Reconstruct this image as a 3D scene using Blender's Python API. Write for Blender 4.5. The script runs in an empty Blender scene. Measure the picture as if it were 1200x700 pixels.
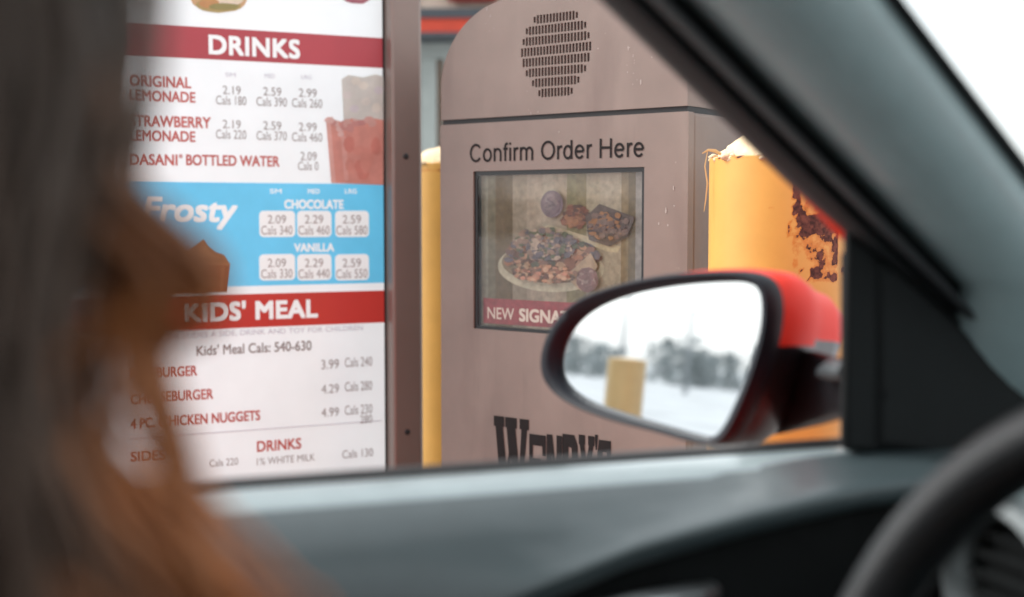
import bpy, bmesh, math, random
from mathutils import Vector, Matrix, noise
random.seed(7)
R = math.radians
SC = bpy.context.scene
COL = SC.collection
V = Vector

# ------------------------------------------------------------------ camera, sky, sun, exposure
EYE = V((0, 0, 1.15)); F = 1500.0; PITCH = math.atan(100/1500)
cam = bpy.data.cameras.new('camera'); camo = bpy.data.objects.new('camera', cam); COL.objects.link(camo)
camo.location = EYE; camo.rotation_euler = (math.pi/2 - PITCH, 0, 0)
cam.sensor_width = 36; cam.lens = 45; cam.clip_start = 0.02; cam.clip_end = 3000
cam.dof.use_dof = True; cam.dof.focus_distance = 1.70; cam.dof.aperture_fstop = 3.2
SC.camera = camo

w = bpy.data.worlds.new('World'); SC.world = w; w.use_nodes = True
nt = w.node_tree; nt.nodes.clear()
sky = nt.nodes.new('ShaderNodeTexSky'); sky.sky_type = 'NISHITA'; sky.sun_disc = False
SUN_EL, SUN_AZ = 42, -98      # soft sun behind the cloud, from the left over the driver's window; the lamp points along SUN_AZ
sky.sun_elevation = R(SUN_EL); sky.sun_rotation = R(180-SUN_AZ); sky.air_density = 1.0; sky.dust_density = 3.0
hs = nt.nodes.new('ShaderNodeHueSaturation'); hs.inputs['Saturation'].default_value = 0.22; hs.inputs['Value'].default_value = 1.0
bg = nt.nodes.new('ShaderNodeBackground'); bg.inputs['Strength'].default_value = 0.15
wo = nt.nodes.new('ShaderNodeOutputWorld')
nt.links.new(sky.outputs[0], hs.inputs['Color']); # an even cloud deck over the clear sky, slightly mottled
wtc = nt.nodes.new('ShaderNodeTexCoord'); wn = nt.nodes.new('ShaderNodeTexNoise'); wn.inputs['Scale'].default_value = 2.2; wn.inputs['Detail'].default_value = 5
nt.links.new(wtc.outputs['Generated'], wn.inputs['Vector'])
wr = nt.nodes.new('ShaderNodeValToRGB'); wr.color_ramp.elements[0].position = .3; wr.color_ramp.elements[1].position = .7
wr.color_ramp.elements[0].color = (.80, .85, .88, 1); wr.color_ramp.elements[1].color = (1, 1, 1, 1); nt.links.new(wn.outputs[0], wr.inputs[0])
wv = nt.nodes.new('ShaderNodeVectorMath'); wv.operation = 'SCALE'; wv.inputs['Scale'].default_value = 3.7; nt.links.new(wr.outputs[0], wv.inputs[0])
wm = nt.nodes.new('ShaderNodeMix'); wm.data_type = 'RGBA'; wm.inputs[0].default_value = .62
nt.links.new(hs.outputs[0], wm.inputs[6]); nt.links.new(wv.outputs[0], wm.inputs[7])
nt.links.new(wm.outputs[2], bg.inputs['Color']); nt.links.new(bg.outputs[0], wo.inputs[0])

sun = bpy.data.lights.new('sun', 'SUN'); sun.energy = 1.1; sun.angle = R(20); sun.color = (1, .97, .93)
suno = bpy.data.objects.new('sun', sun); COL.objects.link(suno)
suno.rotation_euler = (R(90-SUN_EL), 0, R(SUN_AZ))
SC.view_settings.view_transform = 'Standard'; SC.view_settings.look = 'None'
SC.view_settings.exposure = 1.46; SC.view_settings.gamma = 1; SC.view_settings.use_curve_mapping = False
SC.cycles.use_denoising = True
SC.cycles.max_bounces = 8; SC.cycles.transparent_max_bounces = 12

# ------------------------------------------------------------------ helpers
def ray(px, py):
    fw = V((0, math.cos(PITCH), -math.sin(PITCH))); up = V((0, math.sin(PITCH), math.cos(PITCH)))
    return fw + (px-600)/F*V((1, 0, 0)) + (350-py)/F*up
def at(px, py, d):
    return EYE + ray(px, py)*d
class Frame:
    """vertical working plane of a real object: origin, direction along it; local x along, y away, z up"""
    def __init__(s, o, u):
        s.o = V((o[0], o[1], 0)); s.u = V((u[0], u[1], 0)).normalized(); s.n = V((-s.u.y, s.u.x, 0))
        s.rot = math.atan2(s.u.y, s.u.x)
    def hit(s, px, py, off=0.0):
        r = ray(px, py); t = ((s.o - EYE).dot(s.n) + off)/r.dot(s.n); P = EYE + t*r
        return ((P - s.o).dot(s.u), P.z)
    def loc(s, P):
        q = P - s.o
        return V((q.dot(s.u), q.dot(s.n), P.z))

class MB:
    def __init__(s): s.v = []; s.f = []; s.m = []; s.c = []
    def add(s, vs, fs, mi=0, col=None):
        k = len(s.v); s.v += [tuple(p) for p in vs]; s.f += [tuple(i+k for i in f) for f in fs]; s.m += [mi]*len(fs)
        s.c += [col]*len(fs); return s
    def box(s, x0, x1, y0, y1, z0, z1, mi=0):
        vs = [(x, y, z) for z in (z0, z1) for y in (y0, y1) for x in (x0, x1)]
        return s.add(vs, [(0,2,3,1),(4,5,7,6),(0,1,5,4),(2,6,7,3),(0,4,6,2),(1,3,7,5)], mi)
    def loft(s, rings, closed=True, caps=True, mi=0):
        n = len(rings[0]); vs = [p for r in rings for p in r]; fs = []
        m = n if closed else n-1
        for i in range(len(rings)-1):
            for j in range(m):
                a = i*n+j; b = i*n+(j+1) % n
                fs.append((a, b, b+n, a+n))
        if caps and closed:
            fs.append(tuple(range(n))[::-1]); fs.append(tuple((len(rings)-1)*n+j for j in range(n)))
        return s.add(vs, fs, mi)
    def tube(s, pts, rad, n=10, mi=0, caps=True, flat=1.0):
        pts = [V(p) for p in pts]
        if not isinstance(rad, (list, tuple)): rad = [rad]*len(pts)
        rings = []; ref = None
        for i, p in enumerate(pts):
            t = (pts[min(i+1, len(pts)-1)] - pts[max(i-1, 0)]).normalized()
            if ref is None:
                ref = V((0, 0, 1)) if abs(t.z) < .9 else V((1, 0, 0))
            a = t.cross(ref).normalized(); b = a.cross(t); ref = b
            rings.append([p + rad[i]*(math.cos(q)*a*flat + math.sin(q)*b) for q in [2*math.pi*k/n for k in range(n)]])
        return s.loft(rings, True, caps, mi)
    def sphere(s, c, r, n=20, m=12, mi=0, fn=None):
        vs = []; fs = []
        for i in range(m+1):
            th = math.pi*i/m
            for j in range(n):
                ph = 2*math.pi*j/n; d = V((math.sin(th)*math.cos(ph), math.sin(th)*math.sin(ph), math.cos(th)))
                k = fn(d) if fn else 1
                rr = r if isinstance(r, (tuple, list)) else (r, r, r)
                vs.append((c[0]+d.x*rr[0]*k, c[1]+d.y*rr[1]*k, c[2]+d.z*rr[2]*k))
        for i in range(m):
            for j in range(n):
                a = i*n+j; b = i*n+(j+1) % n
                fs.append((a, a+n, b+n, b))
        return s.add(vs, fs, mi)
    def build(s, name, mats, parent=None, loc=(0, 0, 0), rot=0, smooth=True, ang=35, bevel=0, seg=3, subsurf=0, weld=False):
        me = bpy.data.meshes.new(name); me.from_pydata(s.v, [], s.f)
        if not isinstance(mats, (list, tuple)): mats = [mats]
        for m in mats: me.materials.append(m)
        me.polygons.foreach_set('material_index', s.m)
        if any(c is not None for c in s.c):
            ca = me.color_attributes.new('col', 'FLOAT_COLOR', 'CORNER')
            for p in me.polygons:
                c = s.c[p.index] or (.5, .5, .5)
                for li in p.loop_indices: ca.data[li].color = (*c, 1)
        bm = bmesh.new(); bm.from_mesh(me)
        if weld: bmesh.ops.remove_doubles(bm, verts=bm.verts, dist=1e-5)
        bmesh.ops.recalc_face_normals(bm, faces=bm.faces)
        bm.to_mesh(me); bm.free()
        if smooth:
            me.shade_smooth()
            if not subsurf: me.set_sharp_from_angle(angle=R(ang))
        o = bpy.data.objects.new(name, me); COL.objects.link(o); o.location = loc; o.rotation_euler = (0, 0, rot)
        if parent: o.parent = parent
        if bevel:
            b = o.modifiers.new('b', 'BEVEL'); b.width = bevel; b.segments = seg; b.limit_method = 'ANGLE'; b.angle_limit = R(40); b.harden_normals = False
        if subsurf:
            b = o.modifiers.new('s', 'SUBSURF'); b.levels = subsurf; b.render_levels = subsurf
        return o
def thing(name, label, cat, loc=(0, 0, 0), rot=0, group=None):
    o = bpy.data.objects.new(name, None); COL.objects.link(o); o.location = loc; o.rotation_euler = (0, 0, rot)
    o['label'] = label; o['category'] = cat; o.empty_display_size = .1
    if group: o['group'] = group
    return o
def struct(o, kind='structure'):
    o['kind'] = kind; return o

def M(name, col, rough=.5, metal=0, var=.12, scale=6, bump=0, bscale=80, coat=0, spec=.5, emit=None, coords='Object', attr=False, rvar=0):
    m = bpy.data.materials.new(name); m.use_nodes = True
    t = m.node_tree; n = t.nodes; b = n['Principled BSDF']
    b.inputs['Roughness'].default_value = rough; b.inputs['Metallic'].default_value = metal
    b.inputs['Coat Weight'].default_value = coat; b.inputs['Specular IOR Level'].default_value = spec
    b.inputs['Coat Roughness'].default_value = .08
    tc = n.new('ShaderNodeTexCoord')
    if attr:
        a = n.new('ShaderNodeVertexColor'); a.layer_name = 'col'; src = a.outputs['Color']
    else:
        a = n.new('ShaderNodeRGB'); a.outputs[0].default_value = (*col, 1); src = a.outputs[0]
    if var:
        nz = n.new('ShaderNodeTexNoise'); nz.inputs['Scale'].default_value = scale; nz.inputs['Detail'].default_value = 6; nz.inputs['Roughness'].default_value = .6
        t.links.new(tc.outputs[coords], nz.inputs['Vector'])
        mr = n.new('ShaderNodeMapRange'); mr.inputs[1].default_value = .3; mr.inputs[2].default_value = .7
        mr.inputs[3].default_value = 1-var; mr.inputs[4].default_value = 1+var
        t.links.new(nz.outputs[0], mr.inputs[0])
        mx = n.new('ShaderNodeVectorMath'); mx.operation = 'SCALE'
        t.links.new(src, mx.inputs[0]); t.links.new(mr.outputs[0], mx.inputs['Scale'])
        src = mx.outputs[0]
        if rvar:
            r2 = n.new('ShaderNodeMapRange'); r2.inputs[1].default_value = .3; r2.inputs[2].default_value = .7
            r2.inputs[3].default_value = rough-rvar; r2.inputs[4].default_value = rough+rvar
            t.links.new(nz.outputs[0], r2.inputs[0]); t.links.new(r2.outputs[0], b.inputs['Roughness'])
    t.links.new(src, b.inputs['Base Color'])
    if bump:
        nb = n.new('ShaderNodeTexNoise'); nb.inputs['Scale'].default_value = bscale; nb.inputs['Detail'].default_value = 4
        t.links.new(tc.outputs[coords], nb.inputs['Vector'])
        bp = n.new('ShaderNodeBump'); bp.inputs['Strength'].default_value = bump; bp.inputs['Distance'].default_value = .002
        t.links.new(nb.outputs[0], bp.inputs['Height']); t.links.new(bp.outputs[0], b.inputs['Normal'])
    if emit:
        t.links.new(src, b.inputs['Emission Color']); b.inputs['Emission Strength'].default_value = emit
    m['src'] = 1
    return m
def glass(name, tint=(1, 1, 1), refl=1.0):
    m = bpy.data.materials.new(name); m.use_nodes = True; t = m.node_tree; n = t.nodes
    n.remove(n['Principled BSDF']); out = n['Material Output']
    tr = n.new('ShaderNodeBsdfTransparent'); tr.inputs[0].default_value = (*tint, 1)
    gl = n.new('ShaderNodeBsdfGlossy'); gl.inputs['Roughness'].default_value = .02
    fr = n.new('ShaderNodeLayerWeight'); pw = n.new('ShaderNodeMath'); pw.operation = 'POWER'; pw.inputs[1].default_value = 5
    t.links.new(fr.outputs['Facing'], pw.inputs[0])
    mu = n.new('ShaderNodeMath'); mu.operation = 'MULTIPLY_ADD'; mu.inputs[1].default_value = .9*refl; mu.inputs[2].default_value = .06*refl
    mx = n.new('ShaderNodeMixShader')
    t.links.new(pw.outputs[0], mu.inputs[0]); t.links.new(mu.outputs[0], mx.inputs[0])
    t.links.new(tr.outputs[0], mx.inputs[1]); t.links.new(gl.outputs[0], mx.inputs[2]); t.links.new(mx.outputs[0], out.inputs[0])
    return m

def text2d(s, bold=0.0, shear=0.0, sp=1.0):
    cu = bpy.data.curves.new('t', 'FONT'); cu.body = s; cu.offset = bold; cu.shear = shear; cu.space_character = sp; cu.resolution_u = 4
    o = bpy.data.objects.new('t', cu); me = o.to_mesh()
    vs = [(p.co.x, p.co.y) for p in me.vertices]; fs = [tuple(p.vertices) for p in me.polygons]
    o.to_mesh_clear(); bpy.data.objects.remove(o); bpy.data.curves.remove(cu)
    x0 = min(p[0] for p in vs); x1 = max(p[0] for p in vs); y0 = min(p[1] for p in vs); y1 = max(p[1] for p in vs)
    return [((p[0]-x0)/(x1-x0), (p[1]-y0)/(y1-y0)) for p in vs], fs
def put_text(mb, fr, s, xl, yb, yt, xr, y=-.001, bold=.02, shear=0, sp=1.0):
    """fits the words between xl..xr (read off at the left end: baseline yb, top yt) on the plane of fr"""
    u0, z0 = fr.hit(xl, yb); _, z1 = fr.hit(xl, yt); u1, _ = fr.hit(xr, yb)
    vs, fs = text2d(s, 0, shear, sp)
    h = bold*abs(z1-z0)/.72     # heavier strokes: the same letters a hair's breadth to each side
    for k, (dx, dz) in enumerate([(0, 0)] + ([(h, h), (-h, h), (h, -h), (-h, -h)] if bold else [])):
        mb.add([(u0+h+a*(u1-u0-2*h)+dx, y-.00003*k, z0+h+b*(z1-z0-2*h)+dz) for a, b in vs], fs)
def poly(mb, fr, pts, y=-.001, col=None):
    vs = [fr.hit(*p) for p in pts]
    mb.add([(a, y, b) for a, b in vs], [tuple(range(len(vs)))], 0, col)
def rrect(x0, x1, z0, z1, r, n=5):
    out = []
    for cx, cz, a0 in ((x1-r, z1-r, 0), (x0+r, z1-r, 90), (x0+r, z0+r, 180), (x1-r, z0+r, 270)):
        for k in range(n+1):
            a = R(a0+90*k/n); out.append((cx+r*math.cos(a), cz+r*math.sin(a)))
    return out
def plate(outer, holes, t):
    """flat plate in the x-z plane with holes, front at y=0, thickness t going away"""
    cu = bpy.data.curves.new('p', 'CURVE'); cu.dimensions = '2D'; cu.fill_mode = 'BOTH'; cu.extrude = t/2
    for ring in [outer]+holes:
        sp = cu.splines.new('POLY'); sp.points.add(len(ring)-1); sp.use_cyclic_u = True
        for p, q in zip(sp.points, ring): p.co = (q[0], q[1], 0, 1)
    o = bpy.data.objects.new('p', cu); me = o.to_mesh()
    vs = [(p.co.x, t/2 - p.co.z, p.co.y) for p in me.vertices]; fs = [tuple(p.vertices) for p in me.polygons]
    o.to_mesh_clear(); bpy.data.objects.remove(o); bpy.data.curves.remove(cu)
    mb = MB(); mb.add(vs, fs); return mb

# ------------------------------------------------------------------ materials
m_snow = M('snow', (.47, .49, .51), .8, var=.22, scale=.5, bump=.4, bscale=6)
m_lane = M('wet_asphalt', (.09, .09, .095), .45, var=.4, scale=2, bump=.6, bscale=200)
m_conc = M('concrete', (.36, .35, .33), .8, var=.2, scale=5, bump=.5, bscale=90)
m_bronze = M('bronze_aluminium', (.26, .20, .175), .38, metal=.35, var=.1, scale=3, bump=.05, bscale=300)
m_dark = M('black_rubber', (.014, .015, .016), .55, var=.2, scale=20, bump=.2, bscale=300)
m_gloss = M('gloss_black', (.010, .011, .013), .32, var=.1, scale=10)
m_plas = M('grey_interior_plastic', (.15, .195, .205), .30, var=.06, scale=40, bump=.35, bscale=900)
m_door = M('door_plastic', (.048, .068, .074), .42, var=.06, scale=40, bump=.25, bscale=900, coat=.45)
m_door.node_tree.nodes['Principled BSDF'].inputs['Coat Roughness'].default_value = .22
m_sill = M('window_lit_sill_plastic', (.27, .335, .35), .36, var=.06, scale=40, bump=.25, bscale=900, coat=.5)  # door plastic made lighter, standing in for window light on the sill
m_trim = M('pale_pillar_plastic', (.36, .46, .47), .40, coat=.4, var=.06, scale=40, bump=.35, bscale=900)
m_plasd = M('dark_interior_plastic', (.008, .0095, .010), .6, spec=.2, var=.1, scale=40, bump=.3, bscale=900)
m_leather = M('steering_wheel_leather', (.013, .015, .017), .33, var=.12, scale=50, bump=.35, bscale=700)
m_silver = M('satin_silver', (.55, .57, .58), .3, metal=.9, var=.05)
m_red = M('red_car_paint', (.80, .036, .012), .5, var=.04, scale=3, coat=.05, spec=.2)
m_cloth = M('roof_lining', (.62, .62, .60), .9, var=.1, scale=60, bump=.3, bscale=600)
m_seat = M('seat_fabric', (.22, .22, .21), .9, var=.2, scale=60, bump=.6, bscale=500)
m_wind = glass('windscreen_glass', (.93, .97, .96), 1.0)

# kiosk paint: brown-grey powder coat with pale scuffs and darker grime
def kiosk_paint():
    m = M('kiosk_paint', (.225, .176, .152), .40, var=.10, scale=7, bump=.12, bscale=500, spec=.35)
    t = m.node_tree; n = t.nodes; b = n['Principled BSDF']; src = b.inputs['Base Color'].links[0].from_socket
    tc = n.new('ShaderNodeTexCoord')
    def layer(src, col, sc, lo, hi, stretch):
        mp = n.new('ShaderNodeMapping'); mp.inputs['Scale'].default_value = stretch; t.links.new(tc.outputs['Object'], mp.inputs[0])
        nz = n.new('ShaderNodeTexNoise'); nz.inputs['Scale'].default_value = sc; nz.inputs['Detail'].default_value = 8; t.links.new(mp.outputs[0], nz.inputs[0])
        mr = n.new('ShaderNodeMapRange'); mr.inputs[1].default_value = lo; mr.inputs[2].default_value = hi; t.links.new(nz.outputs[0], mr.inputs[0])
        mx = n.new('ShaderNodeMix'); mx.data_type = 'RGBA'; t.links.new(mr.outputs[0], mx.inputs[0]); t.links.new(src, mx.inputs[6]); mx.inputs[7].default_value = (*col, 1)
        return mx.outputs[2]
    src = layer(src, (.17, .125, .11), 9, .56, .80, (1, 1, .35))
    src = layer(src, (.40, .35, .32), 34, .72, .78, (1, 1, 1))
    src = layer(src, (.27, .215, .185), 14, .56, .82, (1, 1, .2))
    src = layer(src, (.13, .10, .085), 18, .64, .86, (1, 1, .16))
    t.links.new(src, b.inputs['Base Color']); return m
m_kiosk = kiosk_paint()

# bollard paint: yellow, flaking off to rust where the attribute says the wear is
def bollard_paint(name='yellow_bollard_paint', col=(.70, .38, .085)):
    m = M(name, col, .42, var=.07, scale=12, bump=.1, bscale=150, coat=.1)
    t = m.node_tree; n = t.nodes; b = n['Principled BSDF']; src = b.inputs['Base Color'].links[0].from_socket
    tc = n.new('ShaderNodeTexCoord'); at_ = n.new('ShaderNodeAttribute'); at_.attribute_name = 'wear'
    nz = n.new('ShaderNodeTexNoise'); nz.inputs['Scale'].default_value = 60; nz.inputs['Detail'].default_value = 7; nz.inputs['Roughness'].default_value = .65
    t.links.new(tc.outputs['Object'], nz.inputs[0])
    ad = n.new('ShaderNodeMath'); ad.operation = 'ADD'; t.links.new(at_.outputs['Fac'], ad.inputs[0]); t.links.new(nz.outputs[0], ad.inputs[1])
    def step(a, c):
        mr = n.new('ShaderNodeMapRange'); mr.inputs[1].default_value = a; mr.inputs[2].default_value = c; t.links.new(ad.outputs[0], mr.inputs[0]); return mr.outputs[0]
    def mix(fac, src, col):
        mx = n.new('ShaderNodeMix'); mx.data_type = 'RGBA'; t.links.new(fac, mx.inputs[0]); t.links.new(src, mx.inputs[6])
        if isinstance(col, tuple): mx.inputs[7].default_value = (*col, 1)
        else: t.links.new(col, mx.inputs[7])
        return mx.outputs[2]
    n2 = n.new('ShaderNodeTexNoise'); n2.inputs['Scale'].default_value = 160; n2.inputs['Detail'].default_value = 5; t.links.new(tc.outputs['Object'], n2.inputs[0])
    rc = n.new('ShaderNodeValToRGB'); rc.color_ramp.elements[0].position = .35; rc.color_ramp.elements[0].color = (.05, .016, .012, 1)
    rc.color_ramp.elements[1].position = .68; rc.color_ramp.elements[1].color = (.20, .07, .045, 1); t.links.new(n2.outputs[0], rc.inputs[0])
    src = mix(step(.80, .95), src, (.62, .23, .03))
    f = step(.99, 1.01); src = mix(f, src, rc.outputs[0])
    t.links.new(src, b.inputs['Base Color'])
    r = n.new('ShaderNodeMapRange'); r.inputs[3].default_value = .42; r.inputs[4].default_value = .9; t.links.new(f, r.inputs[0]); t.links.new(r.outputs[0], b.inputs['Roughness'])
    bp = n.new('ShaderNodeBump'); bp.inputs['Distance'].default_value = .0012; bp.inputs['Strength'].default_value = .8; bp.invert = True
    t.links.new(f, bp.inputs['Height']); t.links.new(bp.outputs[0], b.inputs['Normal'])
    return m
m_yel = bollard_paint(); m_yelp = bollard_paint('faded_bollard_paint', (.66, .45, .20))
m_cap = M('pale_bollard_cap', (.78, .60, .38), .8, var=.22, scale=22, bump=1.0, bscale=120)

# ------------------------------------------------------------------ ground
mb = MB(); mb.add([(-900, -900, 0), (900, -900, 0), (900, 900, 0), (-900, 900, 0)], [(0, 1, 2, 3)])
struct(mb.build('ground', m_snow, smooth=False))
CAR = R(19.2)
mb = MB(); mb.add([(-40, -1.7, .004), (14, -1.7, .004), (14, .94, .004), (-40, .94, .004)], [(0, 1, 2, 3)])
lane = struct(mb.build('drive_lane', m_lane, rot=CAR, smooth=False)); lane.name = 'road'
mb = MB(); mb.box(-1.6, 3.2, 1.0, 4.2, -.05, .12)
o = struct(mb.build('pavement', m_conc, rot=CAR, bevel=.02))

# ------------------------------------------------------------------ order kiosk
d0 = 1.85/ray(807, 127.5).y
KC = EYE + ray(807, 127.5)*d0
KF = Frame(KC, (.785, -.62))
W, D = .475, .40; ZS = 1.300; ZT = 1.492
kiosk = thing('order_kiosk', 'brown metal drive-through order kiosk with round speaker grille and order screen', 'order kiosk', KF.o, KF.rot)
def kx(px, py): return KF.hit(px, py)
# lower cabinet, a front plate with the opening of the screen and a box behind
sx0, sz1 = kx(554.5, 201); sx1, _ = kx(755, 195.5); _, sz0 = kx(553, 385)
pl = plate([(-W, .10), (0, .10), (0, ZS-.004), (-W, ZS-.004)], [[(sx0, sz0), (sx0, sz1), (sx1, sz1), (sx1, sz0)]], .016)
pl.build('front_plate', m_kiosk, kiosk, smooth=False, bevel=.0025)
mb = MB(); mb.box(-W+.0005, -.0005, .0162, D, .10, ZS-.0045); mb.build('cabinet', m_kiosk, kiosk, smooth=False, bevel=.005)
mb = MB(); mb.box(-W-.02, .02, -.02, D+.02, .02, .1); mb.build('plinth', m_conc, kiosk, smooth=False, bevel=.006)
mb = MB(); mb.box(-W+.0035, -.0035, .0035, D-.0035, ZS-.01, ZS+.006); mb.build('seam', m_dark, kiosk, smooth=False)
# hood: arched head with a slotted grille
def arch(ins, z0):
    pts = [(-W+ins, z0)]
    rx, rz = .155-ins, .135-ins; zt = ZT-ins
    for k in range(17):
        a = R(180-90*k/16); pts.append((-W+ins+rx+rx*math.cos(a), zt-rz+rz*math.sin(a)))
    for k in range(17):
        a = R(90-90*k/16); pts.append((-ins-rx+rx*math.cos(a), zt-rz+rz*math.sin(a)))
    pts.append((-ins, z0)); return pts
gx, gz = -.2375, 1.394
slots = []
rows = 8; rh = .0163; cw = .0062
for r, q in enumerate((.50, .68, .85, .96, 1.0, .97, .85, .64)):
    zc = gz + (r-3.5)*rh; n = round(.0675*q*2/cw)
    for k in range(n):
        xc = gx + (k-(n-1)/2)*cw
        hh = .0066 if 0 < k < n-1 or r in (3, 4) else .0046
        slots.append([(xc-.0021, zc-hh), (xc-.0021, zc+hh), (xc+.0021, zc+hh), (xc+.0021, zc-hh)])
pl = plate(arch(.002, ZS+.004), slots, .004)
hood = pl.build('hood', m_kiosk, kiosk, smooth=False)
A = arch(.002, ZS+.004)
mb = MB(); n = len(A)
mb.loft([[(x, .0042, z) for x, z in A], [(x, D, z) for x, z in A]], True, True)
mb.build('shell', m_kiosk, hood, ang=25)
mb = MB(); mb.box(gx-.075, gx+.075, .0036, .0041, gz-.075, gz+.075); mb.build('speaker_cloth', M('speaker_cloth', (.055, .045, .043), .9, var=.4, scale=500), hood, smooth=False)
# lettering on the kiosk
m_ink = M('black_ink', (.016, .014, .014), .8, spec=.2, var=.15, scale=30)
def el(cx, cy, rx, ry, a0, a1, n=22): return [(cx+rx*math.cos(R(a0+(a1-a0)*k/n)), cy+ry*math.sin(R(a0+(a1-a0)*k/n))) for k in range(n+1)]
SW = .098
GL = {'C': (.72, [el(.375, .36, .285, .325, 38, 322)]), 'O': (.78, [el(.39, .36, .305, .325, 0, 360, 36)]), 'H': (.72, [[(.12, 0), (.12, .72)], [(.60, 0), (.60, .72)], [(.12, .38), (.60, .38)]]),
 'o': (.556, [el(.278, .262, .195, .232, 0, 360, 30)]), 'e': (.556, [[(.085, .275), (.465, .275)], el(.275, .262, .193, .232, 3, 322)]),
 'n': (.556, [[(.11, 0), (.11, .525)], [(.11, .30)]+el(.275, .315, .162, .172, 170, 0)+[(.437, 0)]]),
 'm': (.833, [[(.11, 0), (.11, .525)], [(.11, .30)]+el(.255, .33, .145, .157, 170, 0)+[(.40, 0)], [(.40, .30)]+el(.55, .33, .15, .157, 170, 0)+[(.70, 0)]]),
 'f': (.278, [[(.125, 0), (.125, .58)]+el(.225, .58, .10, .105, 180, 92, 8)+[(.27, .684)], [(.015, .485), (.265, .485)]]),
 'i': (.222, [[(.11, 0), (.11, .525)], [(.11, .635), (.11, .725)]]), 'r': (.333, [[(.11, 0), (.11, .525)], [(.11, .27)]+el(.26, .30, .15, .185, 170, 95, 10)+[(.315, .483)]]),
 'd': (.556, [[(.44, 0), (.44, .72)], el(.26, .262, .18, .232, 0, 360, 30)]), ' ': (.278, [])}
def stroke(mb, pts, tf, wd, y):
    n = len(pts); P = [V((*p, 0)) for p in pts]; shut = (P[0]-P[-1]).length < 1e-4; L_, R_ = [], []
    for i in range(n):
        a = P[i-1] if i else (P[-2] if shut else P[0]); b = P[i+1] if i < n-1 else (P[1] if shut else P[-1])
        t = (b-a).normalized(); q = V((-t.y, t.x, 0))*wd/2; L_.append(tf(P[i]+q)); R_.append(tf(P[i]-q))
    for i in range(n-1): mb.add([L_[i], L_[i+1], R_[i+1], R_[i]], [(0, 1, 2, 3)])
mb = MB(); words = 'Confirm Order Here'; tot = sum(GL[c][0] for c in words)
u0, z0 = KF.hit(550, 190.3); u1, _ = KF.hit(756, 184.5); _, z1 = KF.hit(552, 169.3); ux = (u1-u0)/tot; uz = (z1-z0)/.72; x = 0; lay = 0
for c in words:
    for st in GL[c][1]:
        lay += 1
        stroke(mb, st, lambda p: (u0+(x+p.x)*ux, -.0007-.00002*(lay % 4), z0+p.y*uz), SW, 0)
    x += GL[c][0]
mb.build('lettering', m_ink, kiosk, smooth=False)
# western slab letters
def glyph(rects_polys, x0, x1, z0, z1, mb, y=-.0008):
    for p in rects_polys:
        mb.add([(x0+a*(x1-x0), y, z0+b*(z1-z0)) for a, b in p], [tuple(range(len(p)))])
GW = [[(0,1),(.30,1),(.30,.86),(.26,.86),(.37,.30),(.43,.52),(.37,.86),(.33,.86),(.33,1),(.66,1),(.66,.86),(.62,.86),(.73,.30),(.79,.86),(.74,.86),(.74,1),(1,1),(1,.86),(.95,.86),(.81,0),(.62,0),(.50,.44),(.38,0),(.19,0),(.05,.86),(0,.86)]]
GE = [[(.0,1),(.22,1),(.22,0),(.0,0)],[(.22,1),(1,1),(1,.66),(.8,.66),(.78,.82),(.22,.82)],[(.22,.6),(.7,.6),(.7,.42),(.22,.42)],[(.22,.18),(.78,.18),(.8,.36),(1,.36),(1,0),(.22,0)]]
GN = [[(0,1),(.36,1),(.36,0),(0,0)],[(.36,1),(.36,.7),(.64,0),(.64,.34)],[(.64,1),(1,1),(1,0),(.64,0)]]
GD = [[(0,1),(.38,1),(.38,0),(0,0)],[(.38,1),(.75,1),(.95,.85),(1,.5),(.95,.15),(.75,0),(.38,0),(.38,.18),(.58,.2),(.62,.5),(.58,.8),(.38,.82)]]
GY = [[(0,1),(.4,1),(.4,.86),(.36,.86),(.5,.6),(.64,.86),(.6,.86),(.6,1),(1,1),(1,.86),(.94,.86),(.67,.4),(.67,0),(.33,0),(.33,.4),(.06,.86),(0,.86)]]
GQ = [[(.1,1),(.9,1),(.6,0),(.3,0)]]
GS = [[(.1,1),(.9,1),(.92,.68),(.70,.68),(.62,.82),(.36,.82),(.32,.66),(.95,.5),(1,.2),(.85,0),(.1,0),(.04,.34),(.28,.34),(.36,.18),(.62,.18),(.68,.32),(.06,.50),(0,.8)]]
mb = MB()
zt = .8205; zb = .70
xs = [kx(p, 487)[0] for p in (579, 620)]
glyph(GW, xs[0], xs[1], zb, zt, mb)
for g, a, b, t in ((GE, 620.5, 640, .018), (GN, 641, 659, .015), (GD, 659.5, 678, .011), (GY, 678.5, 697, .009), (GQ, 697, 701.5, .006), (GS, 700.5, 718, .013)):
    x0, x1 = kx(a, 500)[0], kx(b, 500)[0]
    glyph(g, x0, x1, (zb if g is not GQ else zt-t-.028), zt-t-.004, mb)
mb.build('emblem_lettering', m_ink, kiosk, smooth=False)
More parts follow.
